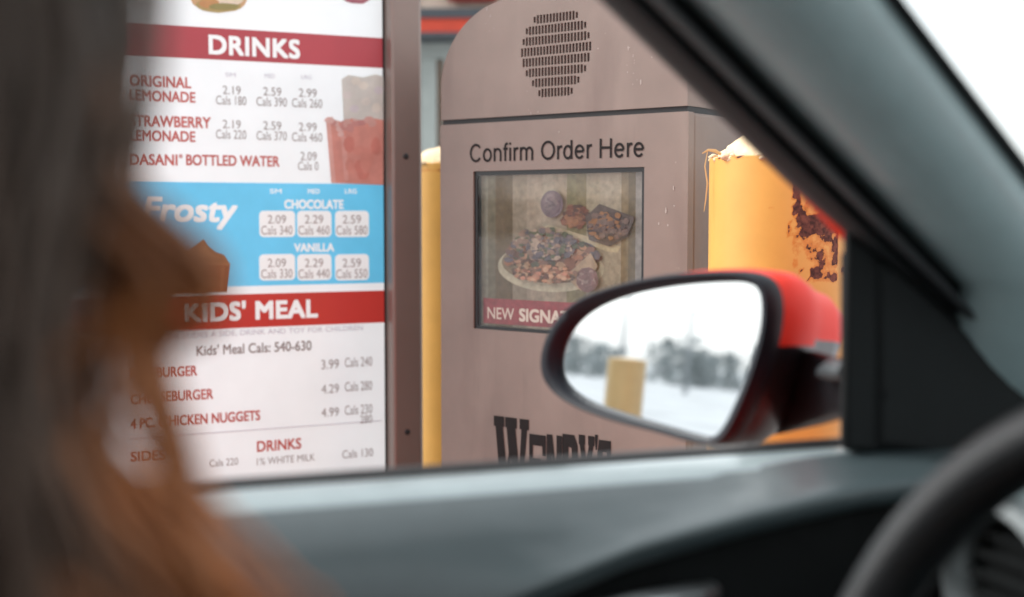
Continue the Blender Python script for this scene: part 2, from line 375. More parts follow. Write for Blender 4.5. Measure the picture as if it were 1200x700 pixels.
# screen: recessed display with an advert, behind glass
m_scr = M('display_picture', (1, 1, 1), .3, var=.28, scale=90, attr=True, emit=.10)
disp = MB()
def dq(u, v): return (sx0+.004+u*(sx1-sx0-.008), sz0+.004+v*(sz1-sz0-.008))
def dpoly(pts, col, y):
    disp.add([(dq(*p)[0], y, dq(*p)[1]) for p in pts], [tuple(range(len(pts)))], 0, tuple(.74*c for c in col))
def blob(cx, cy, rx, ry, col, y, n=14, j=.15, a0=0):
    dpoly([(cx+rx*math.cos(a)*(1+random.uniform(-j, j)), cy+ry*math.sin(a)*(1+random.uniform(-j, j))) for a in [2*math.pi*k/n+a0 for k in range(n)]], col, y)
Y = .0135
refl_bands = [(0, .30, .30, .25), (.05, .20, .18, .13), (.10, .17, .12, .07), (.155, .16, .11, .06), (.21, .34, .29, .23), (.30, .42, .36, .30), (.40, .46, .41, .34), (.48, .42, .36, .29), (.545, .25, .23, .13), (.60, .24, .21, .12), (.66, .40, .36, .28), (.74, .44, .40, .33), (.86, .28, .22, .14), (.90, .17, .13, .08), (.94, .33, .32, .33), (1, 0, 0, 0)]  # vertical bands reflected in the screen, painted into the picture as its background
for i in range(len(refl_bands)-1):
    u0, r_, g_, b_ = refl_bands[i]; u1 = refl_bands[i+1][0]
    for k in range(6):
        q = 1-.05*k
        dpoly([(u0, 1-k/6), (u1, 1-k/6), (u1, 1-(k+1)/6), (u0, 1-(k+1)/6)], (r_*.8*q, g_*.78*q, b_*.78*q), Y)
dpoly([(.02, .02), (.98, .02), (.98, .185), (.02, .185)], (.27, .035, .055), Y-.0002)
# lower plate with salad
def food(cx, cy, rx, ry, n, cols, y, s0, s1):
    for k in range(n):
        a = random.uniform(0, 6.28); q = math.sqrt(random.random())
        s = random.uniform(s0, s1); blob(cx+rx*q*math.cos(a), cy+ry*q*math.sin(a), s, s*random.uniform(.5, 1), random.choice(cols), y-.00001*k, 7, .3)
SAL = [(.17, .06, .035), (.10, .04, .03), (.28, .12, .07), (.36, .20, .13), (.13, .07, .07), (.07, .07, .05), (.20, .10, .08), (.10, .085, .12), (.36, .22, .14)]
blob(.44, .40, .325, .155, (.42, .40, .32), Y-.0003, 40, .0); blob(.44, .425, .30, .125, (.20, .15, .10), Y-.0004, 40, .0)
food(.45, .47, .28, .125, 420, SAL, Y-.0005, .012, .034)
food(.42, .55, .19, .10, 300, [(.14, .11, .13), (.10, .085, .12), (.26, .17, .14), (.36, .28, .24), (.09, .10, .06)], Y-.005, .008, .024)
food(.42, .36, .20, .05, 160, [(.34, .19, .12), (.38, .25, .17), (.22, .11, .08), (.4, .2, .14), (.10, .06, .05)], Y-.0072, .007, .022)
# upper plate, tilted, and a round bowl
YU = Y-.0003
dpoly([(.40, .655), (.44, .67), (.86, .54), (.84, .505), (.78, .51)], (.42, .37, .27), YU)
food(.60, .72, .08, .07, 160, [(.16, .06, .05), (.09, .045, .045), (.22, .10, .08), (.28, .14, .09)], YU-.0002, .008, .022)
dpoly([(.66, .72), (.74, .80), (.94, .72), (.90, .60), (.80, .54), (.68, .58)], (.10, .075, .08), YU-.0020)
food(.79, .665, .11, .085, 200, [(.10, .07, .08), (.14, .09, .09), (.07, .05, .06), (.30, .15, .08), (.17, .12, .12)], YU-.0021, .008, .024)
blob(.465, .80, .068, .085, (.15, .11, .15), YU-.0045, 28, .0); blob(.465, .81, .05, .064, (.19, .14, .175), YU-.0046, 24, .02); blob(.455, .83, .032, .036, (.23, .175, .21), YU-.0047, 20, .03)
food(.465, .79, .045, .055, 50, [(.17, .12, .16), (.22, .165, .19), (.14, .10, .14)], YU-.0048, .006, .014)
dpoly([(.60, .30), (.645, .26), (.74, .42), (.70, .50), (.55, .35)], (.34, .25, .18), YU-.0056); blob(.68, .335, .065, .075, (.16, .08, .09), YU-.0057, 18, .06)
food(.68, .335, .05, .06, 60, [(.19, .10, .11), (.13, .07, .08), (.28, .2, .2)], YU-.0058, .006, .018)
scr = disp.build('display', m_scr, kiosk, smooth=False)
mb = MB()
put_text(mb, KF, 'NEW', 565.5, 374, 360.5, 596.5, y=Y-.0004, bold=.004)
put_text(mb, KF, 'SIGNATURE', 602.5, 377.5, 362, 694, y=Y-.0004, bold=.03)
mb.build('lettering', M('screen_lettering', (.55, .49, .46), .5, var=.05, emit=.1), scr, smooth=False)
mb = MB()
for a in ((sx0+.0003, sx0+.006, sz0+.0003, sz1-.0003), (sx1-.006, sx1-.0003, sz0+.0003, sz1-.0003), (sx0+.006, sx1-.006, sz0+.0003, sz0+.005), (sx0+.006, sx1-.006, sz1-.007, sz1-.0003)):
    mb.box(a[0], a[1], .0035, .0158, a[2], a[3])
mb.build('screen_bezel', m_gloss, kiosk, smooth=False)
mb = MB(); mb.add([(sx0+.006, .005, sz0+.005), (sx1-.006, .005, sz0+.005), (sx1-.006, .005, sz1-.007), (sx0+.006, .005, sz1-.007)], [(0, 1, 2, 3)])
mb.build('screen_glass', glass('screen_glass', (.88, .86, .80), 1.0), kiosk, smooth=False)
# scuffs of dried salt and chipped paint on the hood
mb = MB()
m_salt = M('dried_salt', (.42, .38, .35), .9, var=.2, scale=80)
for k in range(34):
    px, py = random.choice([(746, 70), (746, 90), (742, 82), (575, 27), (700, 45), (735, 60), (560, 195), (770, 250), (790, 230), (620, 125), (665, 150)])
    px += random.gauss(0, 6 if k > 14 else 2); py += random.gauss(0, 9)
    u, z = kx(px, py); s = random.uniform(.0004, .0014); h = s*random.choice([1, 1, 2.2, 4])
    if z > ZS+.006 or z < ZS-.008:
        mb.add([(u+s*math.cos(a)*random.uniform(.6, 1.1), -.0007, z+h*math.sin(a)*random.uniform(.6, 1.1)) for a in [k2*6.283/7 for k2 in range(7)]], [tuple(range(7))])
struct(mb.build('salt_marks', m_salt, kiosk, smooth=False), 'stuff')

# ------------------------------------------------------------------ menu board
dm = 2.4/ray(450, 250).y
MF = Frame(EYE + ray(450, 250)*dm, (.905, .425))
menu = thing('menu_board', 'drive-through menu board with drinks and kids meal prices in a bronze frame', 'menu board', MF.o, MF.rot)
ML, MT, MBm = -.60, 1.93, .62
m_face = M('menu_face', (.56, .61, .62), .30, var=.05, scale=5, emit=.27)
m_bar = M('menu_red', (.52, .045, .035), .35, var=.10, scale=4, emit=.06)
m_bar2 = M('menu_dusky_red', (.40, .055, .07), .35, var=.12, scale=4, emit=.06)
m_blue = M('menu_blue', (.10, .44, .66), .35, var=.10, scale=6, emit=.20)
m_white = M('menu_white_ink', (.66, .71, .71), .4, var=.03, emit=.18)
m_redink = M('menu_red_ink', (.58, .13, .11), .4, var=.08)
m_grey = M('menu_grey_ink', (.31, .28, .27), .5, var=.1)
m_pale = M('menu_pale_ink', (.58, .58, .66), .5, var=.1)
m_pic = M('printed_picture', (1, 1, 1), .4, var=.12, scale=30, attr=True)
_, zd1 = MF.hit(449.5, 45); _, zd0 = MF.hit(449.5, 80); _, zb1 = MF.hit(449.5, 216); _, zb0 = MF.hit(449.5, 331.5); _, zk1 = MF.hit(449.5, 340.5); _, zk0 = MF.hit(449.5, 378)
fw = .062
mb = MB()
mb.box(.004, fw, -.035, .12, MBm-fw, MT+fw); mb.box(ML-fw, ML-.004, -.035, .12, MBm-fw, MT+fw)
mb.box(ML-.004, .004, -.035, .12, MT+.004, MT+fw); mb.box(ML-.004, .004, -.035, .12, MBm-fw, MBm-.004)
mb.box(fw-.012, fw+.004, -.03, .11, MBm-fw+.01, MT+fw-.01)
fr = mb.build('frame', m_bronze, menu, smooth=False, bevel=.006)
mb = MB(); mb.box(ML-.0035, .0035, .004, .115, MBm-.003, MT+.003); mb.build('backing', m_dark, menu, smooth=False)
for zz in (.74, 1.255, 1.80):
    mb = MB(); mb.sphere((.031, -.0355, zz), (.0055, .003, .0055), 12, 8); mb.build('bolt', m_dark, fr)
for x in (-.5, -.1):
    mb = MB(); mb.box(x-.04, x+.04, .02, .1, .1, MBm-fw-.001); mb.build('post', m_bronze, menu, smooth=False, bevel=.005)
mb = MB(); mb.box(ML, -.001, 0, .0038, MBm, MT); mb.build('face_panel', m_face, menu, smooth=False)
mb = MB(); mb.box(ML, -.0011, -.0006, -.0001, zd0, zd1); band = mb.build('heading_band', m_bar2, menu, smooth=False)
mb = MB(); put_text(mb, MF, 'DRINKS', 244.5, 64, 40.5, 351.5, y=-.0009, bold=.03, sp=1.05); mb.build('lettering', m_white, band, smooth=False)
mb = MB(); mb.box(ML, -.0011, -.0006, -.0001, zk0, zk1); band = mb.build('heading_band', m_bar, menu, smooth=False)
mb = MB(); put_text(mb, MF, "KIDS' MEAL", 216, 378, 354.5, 372.5, y=-.0009, bold=.034, sp=1.05); mb.build('lettering', m_white, band, smooth=False)
# red item names
mb = MB()
for s, xl, yb, yt, xr in (('ORIGINAL', 151, 101, 87.5, 224), ('LEMONADE', 151, 118, 105, 229), ('STRAWBERRY', 151, 148, 134.5, 247), ('LEMONADE', 151, 165, 152, 229),
                          ('DASANI', 151, 193.5, 180, 208), ('\u00ae', 209.5, 185.5, 180.8, 214), ('BOTTLED WATER', 218, 194, 181, 327.5), ('HAMBURGER', 153, 444.5, 432, 231), ('CHEESEBURGER', 153, 473.5, 461, 250),
                          ('4 PC. CHICKEN NUGGETS', 153, 503, 490.5, 305), ('SIDES', 153, 542, 529.5, 195), ('DRINKS', 301, 530, 517, 353)):
    mb = MB(); put_text(mb, MF, s, xl, yb, yt, xr, bold=.02); mb.build('item_lettering', m_redink, menu, smooth=False)
cols = (272, 319.5, 361)
def line(name, mat_, *a, **k):
    mb = MB()
    for q in a: put_text(mb, MF, *q, **k)
    mb.build(name, mat_, menu, smooth=False)
for y0, rowv in ((100.5, (('2.19', 'Cals 180'), ('2.59', 'Cals 390'), ('2.99', 'Cals 260'))), (140.5, (('2.19', 'Cals 220'), ('2.59', 'Cals 370'), ('2.99', 'Cals 460')))):
    for i, (c, (p, q)) in enumerate(zip(cols, rowv)):
        y = y0 + 1.6*i
        line('price_lettering', m_grey, (p, c-11, y+10, y, c+10), (q, c-19, y+22, y+11.5, c+16.5), bold=0)
line('price_lettering', m_grey, ('2.09', 352, 188, 178, 371), ('Cals 0', 349, 199.5, 189.5, 373), bold=0)
line('price_lettering', m_grey, ('3.99', 376.5, 433, 422, 397), ('Cals 240', 404, 430.5, 419.5, 436), bold=0)
line('price_lettering', m_grey, ('4.29', 376.5, 461.5, 451, 397), ('Cals 280', 404, 459, 448, 436), bold=0)
line('price_lettering', m_grey, ('4.99', 376.5, 489, 478.5, 397), ('Cals 230', 404, 486.5, 475.5, 436), ('280', 422, 496.5, 487, 436), bold=0)
for q in (('Cals 130', 401, 537.5, 528, 437), ('1% WHITE MILK', 301, 545.5, 537, 369), ('Cals 220', 245, 547.5, 539, 279)): line('small_lettering', m_grey, q, bold=0)
line('subheading_lettering', m_grey, ("Kids' Meal Cals: 540-630", 230, 417, 404.5, 365), bold=.012)
for q, c in (('SM', 270), ('MED', 316), ('LRG', 359)): line('size_lettering', m_pale, (q, c-6, 90+(c-270)*.03, 85+(c-270)*.03, c+6), bold=0)
line('note_lettering', m_pale, ('INCLUDES A SIDE, DRINK AND TOY FOR CHILDREN', 196, 397.5, 390, 425), bold=0)
mb = MB(); u0, z0 = MF.hit(150, 515); u1, _ = MF.hit(447, 515); mb.box(u0, u1, -.001, -.0002, z0, z0+.0013)
mb.build('divider_rule', m_pale, menu, smooth=False)
# blue panel of frozen desserts
mb = MB(); mb.box(ML, -.0011, -.0006, -.0001, zb0, zb1); bluep = mb.build('dessert_panel', m_blue, menu, smooth=False)
mb = MB()
put_text(mb, MF, 'Frosty', 166, 270, 231, 279, y=-.0010, bold=.02, shear=.22); mb.build('logo_lettering', m_white, bluep, smooth=False)
for q, k in ((('SM', 316, 227, 221.5, 330), .02), (('MED', 360.5, 227, 221.5, 374.5), .02), (('LRG', 404, 227, 221.5, 418), .02), (('CHOCOLATE', 333, 245, 234, 402.5), .03), (('VANILLA', 344.5, 295.5, 285.5, 391.5), .03)):
    mb = MB(); put_text(mb, MF, *q, y=-.0010, bold=k); mb.build('flavour_lettering' if k > .02 else 'size_lettering', m_white, bluep, smooth=False)
pr = ((('2.09', 'Cals 340'), ('2.29', 'Cals 460'), ('2.59', 'Cals 580')), (('2.09', 'Cals 330'), ('2.29', 'Cals 440'), ('2.59', 'Cals 550')))
for r, (yt, yb) in enumerate(((247.2, 278), (298.4, 329))):
    for c, (xl, xr) in enumerate(((303.5, 345.5), (348, 388), (392.5, 432))):
        k = -.4*c
        ua, za = MF.hit(xl, yt); ub, _ = MF.hit(xr, yt); _, zb_ = MF.hit(xl, yb)
        pts = rrect(ua, ub, zb_, za, .008)
        mb = MB(); mb.loft([[(x, -.0012, z) for x, z in pts], [(x, -.0007, z) for x, z in pts]])
        box_ = mb.build('price_box', m_white, bluep, smooth=False)
        mb = MB(); p, q = pr[r][c]; mx_ = (xl+xr)/2
        put_text(mb, MF, p, mx_-11, yt+15, yt+5, mx_+10.5, y=-.0014, bold=0); put_text(mb, MF, q, mx_-18.5, yt+28, yt+17.5, mx_+18, y=-.0014, bold=0)
        mb.build('lettering', m_grey, box_, smooth=False)
# printed pictures
def mblob(cx, cy, rx, ry, col, y, n=12, j=.12):
    poly(mb, MF, [(cx+rx*math.cos(a)*(1+random.uniform(-j, j)), cy+ry*math.sin(a)*(1+random.uniform(-j, j))) for a in [2*math.pi*k/n for k in range(n)]], y, col)
mb = MB()
poly(mb, MF, [(400, 93), (408, 88), (425, 91), (440, 87), (449, 90), (449, 216), (406, 214)], -.0012, (.66, .69, .63))
for k in range(8): mblob(random.uniform(405, 446), random.uniform(92, 135), 6, 5, (.70+random.uniform(-.05, .06),)*2+(.66,), -.0013-.00002*k, 6)
mb.build('lemonade_picture', m_pic, menu, smooth=False); mb = MB()
poly(mb, MF, [(382, 144), (390, 140), (400, 143), (412, 139), (425, 142), (438, 139), (449, 141), (449, 217), (388, 214.5)], -.0016, (.68, .32, .26))
for k in range(16): mblob(random.uniform(386, 446), random.uniform(141, 158), random.uniform(3, 7), random.uniform(3, 6), random.choice([(.66, .40, .35), (.72, .50, .45), (.60, .30, .27), (.55, .27, .25)]), -.0017-.00002*k, 6)
poly(mb, MF, [(382.5, 145), (387, 144), (393, 214), (388.3, 214)], -.00205, (.74, .44, .38)); poly(mb, MF, [(399, 160), (405, 160), (408, 212), (403, 212)], -.00206, (.73, .40, .34))
for k in range(10): mblob(random.uniform(408, 444), random.uniform(165, 206), random.uniform(5, 10), random.uniform(5, 12), random.choice([(.68, .30, .24), (.64, .25, .20)]), -.0021-.00002*k, 8)
mb.build('pink_lemonade_picture', m_pic, menu, smooth=False); mb = MB()
for k, (cx, cy, rx, ry, c) in enumerate(((258, 0, 33, 14, (.62, .42, .22)), (256, 6, 27, 9, (.45, .36, .14)), (266, -2, 20, 10, (.78, .70, .55)), (245, 4, 12, 6, (.55, .30, .12)), (262, 8, 18, 4, (.30, .28, .10)))):
    mblob(cx, cy, rx, ry, c, -.0012-.0001*k, 16, .06)
mb.build('sandwich_picture', m_pic, menu, smooth=False); mb = MB()
for k, (cx, cy, rx, ry, c) in enumerate(((418, -6, 18, 11, (.38, .12, .16)), (420, -8, 14, 9, (.45, .18, .20)))):
    mblob(cx, cy, rx, ry, c, -.0012-.0001*k, 16, .06)
mb.build('berry_picture', m_pic, menu, smooth=False); mb = MB()
poly(mb, MF, [(199, 309), (269, 309.5), (265, 342.5), (204, 342.8)], -.0012, (.30, .10, .03))
poly(mb, MF, [(200, 310), (206, 300), (218, 297), (226, 290), (238, 281), (243, 289), (252, 296), (262, 299), (269, 310)], -.0013, (.34, .16, .06))
poly(mb, MF, [(212, 304), (228, 297), (240, 288), (246, 297), (258, 303), (240, 301)], -.0014, (.42, .22, .09))
poly(mb, MF, [(199, 308), (269, 308.5), (269, 311.5), (199, 311)], -.0015, (.42, .20, .08))
poly(mb, MF, [(258, 313), (263, 313), (260, 341), (256, 341)], -.0015, (.38, .15, .05))
mb.build('dessert_cup_picture', m_pic, menu, smooth=False)

# ------------------------------------------------------------------ bollards
def wear_at(u, z, spots):
    s = 0
    for (u0, z0, ru, rz, a) in spots:
        q = 1 - ((u-u0)/ru)**2 - ((z-z0)/rz)**2
        if q > 0: s = max(s, a*1.12*min(1, q*2.2))
    return s
def bollard(loc, R_, H, label, spots, group, cap=True, z0=.0, seed=0, rot=0, paint=None):
    root = thing('bollard', label, 'bollard', loc, rot, group)
    mb = MB(); N, K = 96, 150; zlo = z0
    rings = []
    for k in range(K+1):
        z = zlo + (H-zlo)*k/K
        rings.append([(R_*math.sin(a), -R_*math.cos(a), z) for a in [2*math.pi*j/N - math.pi for j in range(N)]])
    top = [(R_*.9*math.sin(a), -R_*.9*math.cos(a), H+.002) for a in [2*math.pi*j/N - math.pi for j in range(N)]]
    mb.loft(rings+[top])
    o = mb.build('post', paint or m_yel, root, ang=50)
    at_ = o.data.attributes.new('wear', 'FLOAT', 'POINT')
    for i, v in enumerate(o.data.vertices):
        a = math.atan2(v.co.x, -v.co.y); at_.data[i].value = wear_at(a*R_, v.co.z, spots)
    mb = MB()
    def fn(d):
        p = d*3 + V((seed, 0, 0)); return 1 + .10*noise.noise(p) + .05*noise.noise(p*3)
    mb.sphere((0, 0, H-.004), (R_*.86, R_*.86, .042 if cap else .012), 40, 20, fn=fn)
    if cap:
        for k in range(70):
            a = random.uniform(0, 6.283); q = random.uniform(.9, 1.02); e = random.uniform(.003, .008)
            mb.sphere((R_*q*math.cos(a), R_*q*math.sin(a), H+random.uniform(-.003, .004)), (e, e, e*.7), 7, 5, fn=lambda d: 1+.35*noise.noise(d*2+V((k, 0, 0))))
    mb.build('cap', m_cap, root, ang=80)
    return root
dB = 1.75
bc = EYE + ray(913, 250)*dB; RB = 163/2/F*dB
def bu(px, py):
    q = max(-.999, min(.999, (px-913)/81.5)); u = RB*math.asin(q)
    dd = dB - RB*math.cos(math.asin(q)); P = EYE + ray(px, py)*(dd/ray(px, py).y); return u, P.z
HB = bu(870, 183)[1]
spots = []
def sp(px, py, rx, ry, a):
    u, z = bu(px, py); spots.append((u, z, rx*dB/F, ry*dB/F, a))
for q in ((932, 222, 5, 20, .6), (934, 248, 7, 18, .6), (950, 262, 22, 13, .66), (968, 262, 18, 17, .68), (945, 238, 6, 14, .45), (975, 250, 10, 28, .6), (977, 285, 6, 22, .58), (976, 305, 6, 12, .56),
          (955, 320, 12, 10, .62), (940, 275, 10, 9, .5), (962, 240, 14, 12, .6), (958, 300, 7, 9, .5), (938, 315, 5, 5, .52), (925, 270, 3, 10, .45), (975, 325, 6, 9, .55), (946, 327, 5, 4, .5), (985, 315, 5, 10, .5), (932, 300, 6, 45, .36), (958, 290, 25, 25, .38), (965, 318, 22, 18, .42), (960, 205, 20, 14, .55),
          (930, 205, 4, 10, .6), (846, 181, 5, 4, .62), (866, 182, 4, 4, .62), (874, 178, 4, 3, .62), (893, 179, 12, 3, .62), (920, 180, 20, 3.5, .6), (950, 178, 20, 4, .6),
          (870, 182, 60, 6, .33), (905, 245, 5, 6, .35), (890, 300, 4, 4, .3), (880, 515, 14, 3, .45)):
    sp(*q)
near = bollard((bc.x, bc.y, .12), RB, HB-.12, 'rusty flaking yellow bollard with lumpy cream top behind the wing mirror', [(u, z-.12, a, b, c) for u, z, a, b, c in spots], 'yellow bollards', rot=math.atan2(-bc.x, bc.y))
mb = MB()   # strap of peeled paint hanging off the left rim
def bl(px, py): 
    P = EYE + ray(px, py)*(1.735/ray(px, py).y); q = P - V((bc.x, bc.y, .12)); a = -math.atan2(-bc.x, bc.y)
    return V((q.x*math.cos(a)-q.y*math.sin(a), q.x*math.sin(a)+q.y*math.cos(a), q.z))
mb.tube([bl(845, 181), bl(838, 177), bl(830, 176), bl(823, 180)], [.0022, .0028, .002, .0008], 6, flat=.5)
mb.tube([bl(829, 178), bl(826, 195), bl(829, 215), bl(827, 235), bl(825, 248)], [.0007, .001, .0014, .001, .0005], 6, flat=.5)
mb.build('paint_flake', m_yelp, near)
b2 = EYE + ray(532, 250)*2.75
h2 = (EYE + ray(503, 192)*(2.70/ray(503, 192).y)).z
bollard((b2.x, b2.y, .12), .105, h2-.12, 'yellow bollard with white top between menu board frame and order kiosk', [(-.05, h2-.135, .08, .006, .42)], 'yellow bollards', seed=4)

# ------------------------------------------------------------------ restaurant behind
bld = thing('restaurant', 'cream restaurant building with red stripe above its windows, behind the kiosk', 'building', (0, 0, 0))
m_wall = M('cream_wall', (.62, .50, .41), .8, var=.08, scale=1.5, bump=.3, bscale=30)
m_fas = M('dark_fascia', (.05, .06, .07), .5)
m_stripe = M('red_stripe', (.60, .055, .02), .45)
m_frame = M('pale_window_frame', (.34, .38, .36), .5)
m_pane = M('dark_window_pane', (.10, .11, .10), .12, spec=.6)
Yb = 7.2; X0, X1 = -7.0, 1.15
def bz(py): return 1.15 + (250-py)/F*Yb
mb = MB(); mb.box(X0, X1, Yb, Yb+8, bz(72), 3.3); mb.box(X0, X1, Yb, Yb+8, 0, .62)
wallp = mb.build('wall', m_wall, bld, smooth=False)
mb = MB()
x = X0+.1
while x < X1: mb.box(x, x+.012, Yb-.012, Yb+.004, bz(20), 3.2); x += .22
mb.build('batten', M('wall_batten', (.55, .43, .35), .8), wallp, smooth=False)
mb = MB(); mb.box(X0-.25, X1+.25, Yb-.3, Yb+8.3, 3.301, 3.5); mb.build('roof', m_fas, bld, smooth=False, bevel=.02)
mb = MB(); mb.box(X0-.02, X1+.05, Yb-.30, Yb-.013, bz(33.5), bz(23)); mb.box(X0-.02, X1+.05, Yb-.30, Yb-.013, bz(54.5), bz(49.5)); mb.build('fascia', m_fas, bld, smooth=False)
mb = MB(); mb.box(X0-.02, X1+.05, Yb-.28, Yb-.013, bz(49.4), bz(33.6)); mb.build('stripe', m_stripe, bld, smooth=False)
mb = MB(); mb.box(X0, X1, Yb-.05, Yb+.05, bz(72.1), bz(54.6)); mb.build('lintel', m_frame, bld, smooth=False)
x = X0+.02; i = 0
while x < X1-.3:
    x1 = min(x+.62, X1-.04)
    mb = MB()
    for a, b_, c_, d_ in ((x, x+.09, .62, bz(72.2)), (x1-.09, x1, .62, bz(72.2)), (x+.09, x1-.09, .62, .70)): mb.box(a, b_, Yb-.03, Yb+.04, c_, d_)
    f = mb.build('window', m_frame, bld, smooth=False)
    mb = MB(); mb.box(x+.091, x1-.091, Yb+.005, Yb+.02, .701, bz(72.3)); mb.build('pane', m_pane, f, smooth=False)
    x += .66
mb = MB(); mb.box(-.36, -.08, Yb-.10, Yb-.014, bz(8), bz(-45)); mb.build('sign', M('red_sign', (.55, .05, .05), .4), bld, smooth=False, bevel=.03)
mb = MB(); mb.box(X0+.1, X1-.1, Yb+.8, Yb+7.8, 0.01, .05); mb.box(X0+.05, X1-.05, Yb+3, Yb+3.1, .05, 3.29); mb.build('inside_wall', m_wall, bld, smooth=False)

# ------------------------------------------------------------------ car
car = thing('car', 'red car with grey dashboard, open driver window, black steering wheel and wing mirror', 'car', (0, 0, 0), CAR)
cF = V((math.cos(CAR), math.sin(CAR), 0)); cN = V((-math.sin(CAR), math.cos(CAR), 0))
def C(px, py, l):
    r = ray(px, py); t = l/r.dot(cN); P = EYE + t*r; return V((P.dot(cF), l, P.z))
def toC(P): return V((P.dot(cF), P.dot(cN), P.z))
LC = .05     # centre line
def lerp(a, b, t): return a+(b-a)*t
def interp(x, xs, ys):
    if x <= xs[0]: return ys[0] + (ys[1]-ys[0])/(xs[1]-xs[0])*(x-xs[0])
    for i in range(len(xs)-1):
        if x <= xs[i+1]: return lerp(ys[i], ys[i+1], (x-xs[i])/(xs[i+1]-xs[i]))
    return ys[-1]
# driver's door: inner card
zbx, zby = [], []
for q in ((673, 700), (740, 672), (800, 655), (905, 626), (1030, 597), (1080, 590)):
    p = C(*q, .69); zbx.append(p.x); zby.append(p.z)
def zlow(a): return max(.80, interp(a, zbx, zby))
mb = MB(); rings = []
A_ = [-.62, -.4, -.2, 0, .1, .18, .24, .28, .32, .36, .40, .44, .48, .53, .58, .64, .72, .80]
for a in A_:
    zb = zlow(a); k = max(0, min(1, (a-.40)/.25))
    zm = zb + .012; zq = max(.940, zm+.004)
    cs = [(.760, .9772), (.748, .9735), (.735, .967), (.716, .955), (.702, .940), (.695, lerp(zq, zm, .35)), (.691, lerp(zq, zm, .75)), (.690, zm)]
    cs = [(l, max(z, zm+.0012*(9-i))) for i, (l, z) in enumerate(cs)]
    rings.append([(a, l, z) for l, z in cs] + [(a, .692, zb+.004), (a, .699, zb), (a, .712, zb-.003), (a, .730, zb-.004)])
mb.loft(rings, closed=False); door = mb.build('door_card', m_door, car, ang=60)
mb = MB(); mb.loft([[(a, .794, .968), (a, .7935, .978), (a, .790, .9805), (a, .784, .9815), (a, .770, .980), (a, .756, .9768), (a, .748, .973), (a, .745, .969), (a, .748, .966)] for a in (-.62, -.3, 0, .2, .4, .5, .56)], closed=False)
mb.build('lit_door_sill', m_sill, door, ang=60)  # top of the door card, its window highlight put into the colour
mb = MB()
mb.loft([[(a, .7945, .965), (a, .7945, .9800), (a, .798, .9835), (a, .806, .9845), (a, .812, .982), (a, .813, .965)] for a in (-.62, 0, .5, .8)])
mb.build('window_seal', m_dark, door)
# lower, darker part of the door, with armrest, pocket and handle
mb = MB(); rings = []
for a in A_:
    zb = zlow(a)
    rings.append([(a, .732, zb+.02), (a, .728, zb-.02), (a, .722, .86 if zb > .9 else zb-.05), (a, .72, .78), (a, .71, .70), (a, .70, .45), (a, .73, .33)])
mb.loft(rings, closed=False); mb.build('door_lower_panel', m_plasd, door, ang=60)
mb = MB()
mb.loft([[(a, .718, .80-q), (a, .66, .80-q), (a, .630, .785-q), (a, .625, .75), (a, .66, .70), (a, .718, .69)] for a, q in ((-.4, .02), (-.2, 0), (.1, 0), (.3, .01), (.42, .03))])
mb.build('armrest', m_plas, door, bevel=.01)
hp = C(770, 706, .70)
mb = MB(); mb.tube([(hp.x+.05, .722, hp.z-.004), (hp.x+.02, .700, hp.z), (hp.x-.02, .694, hp.z), (hp.x-.07, .700, hp.z-.006)], [.006, .009, .009, .006], 10)
mb.build('door_handle', m_silver, door)
# outer door skin and body side
def side_profile(s):
    return [(.816, .980), (.838, .972), (.862, .93), (.872, .86), (.874, .78), (.882, .68), (.880, .55), (.865, .40), (.83, .25)]
for sgn, nm in ((1, 'body_side'), (-1, 'body_side')):
    mb = MB(); rings = []
    for a, dz, dl in ((-2.5, .02, -.22), (-2.35, .03, -.10), (-1.9, .02, -.02), (-1.0, .01, 0), (-.3, 0, 0), (.4, 0, 0), (.85, -.01, 0), (1.2, -.05, -.02), (1.6, -.11, -.07), (1.82, -.17, -.16), (1.9, -.26, -.3)):
        rings.append([(a, LC+sgn*(l-LC+dl), .25+(z-.25)*(1+dz/.73)) for l, z in side_profile(a)])
    mb.loft(rings, closed=False); mb.build('body_side', m_red, car, ang=60)
# front, bonnet, tail, floor
mb = MB(); rings = []
for a, z, hw in ((.98, .985, .76), (1.2, .95, .76), (1.5, .885, .72), (1.75, .80, .64), (1.86, .74, .54), (1.92, .60, .50), (1.95, .45, .50), (1.9, .25, .50)):
    rings.append([(a-.06*abs(t)**2, LC+hw*t, z-.03*t*t) for t in (-1, -.75, -.5, -.25, 0, .25, .5, .75, 1)])
mb.loft(rings, closed=False); mb.build('bonnet', m_red, car, ang=60)
mb = MB(); mb.box(-2.4, 1.5, LC-.8, LC+.8, .22, .27); mb.build('floor_pan', m_plasd, car, smooth=False)
mb = MB(); rings = [[(-2.52, LC+.56*t, .25), (-2.55, LC+.6*t, .6), (-2.5, LC+.62*t, .98)] for t in (-1, -.5, 0, .5, 1)]
mb.loft(rings, closed=False); mb.build('tailgate', m_red, car)
# roof with lining
def roofrow(a, z, hw, dz=0): return [(a, LC+hw*t, z+dz-.05*t**4) for t in (-1, -.85, -.6, -.3, 0, .3, .6, .85, 1)]
RS = ((.02, 1.452, .60), (-.3, 1.485, .61), (-.9, 1.49, .61), (-1.6, 1.45, .59), (-2.05, 1.38, .56))
mb = MB(); mb.loft([roofrow(a, z, h) for a, z, h in RS], closed=False); mb.build('roof', m_red, car)
mb = MB(); mb.loft([roofrow(a, z, h-.02, -.035) for a, z, h in RS], closed=False); mb.build('roof_lining', m_cloth, car)
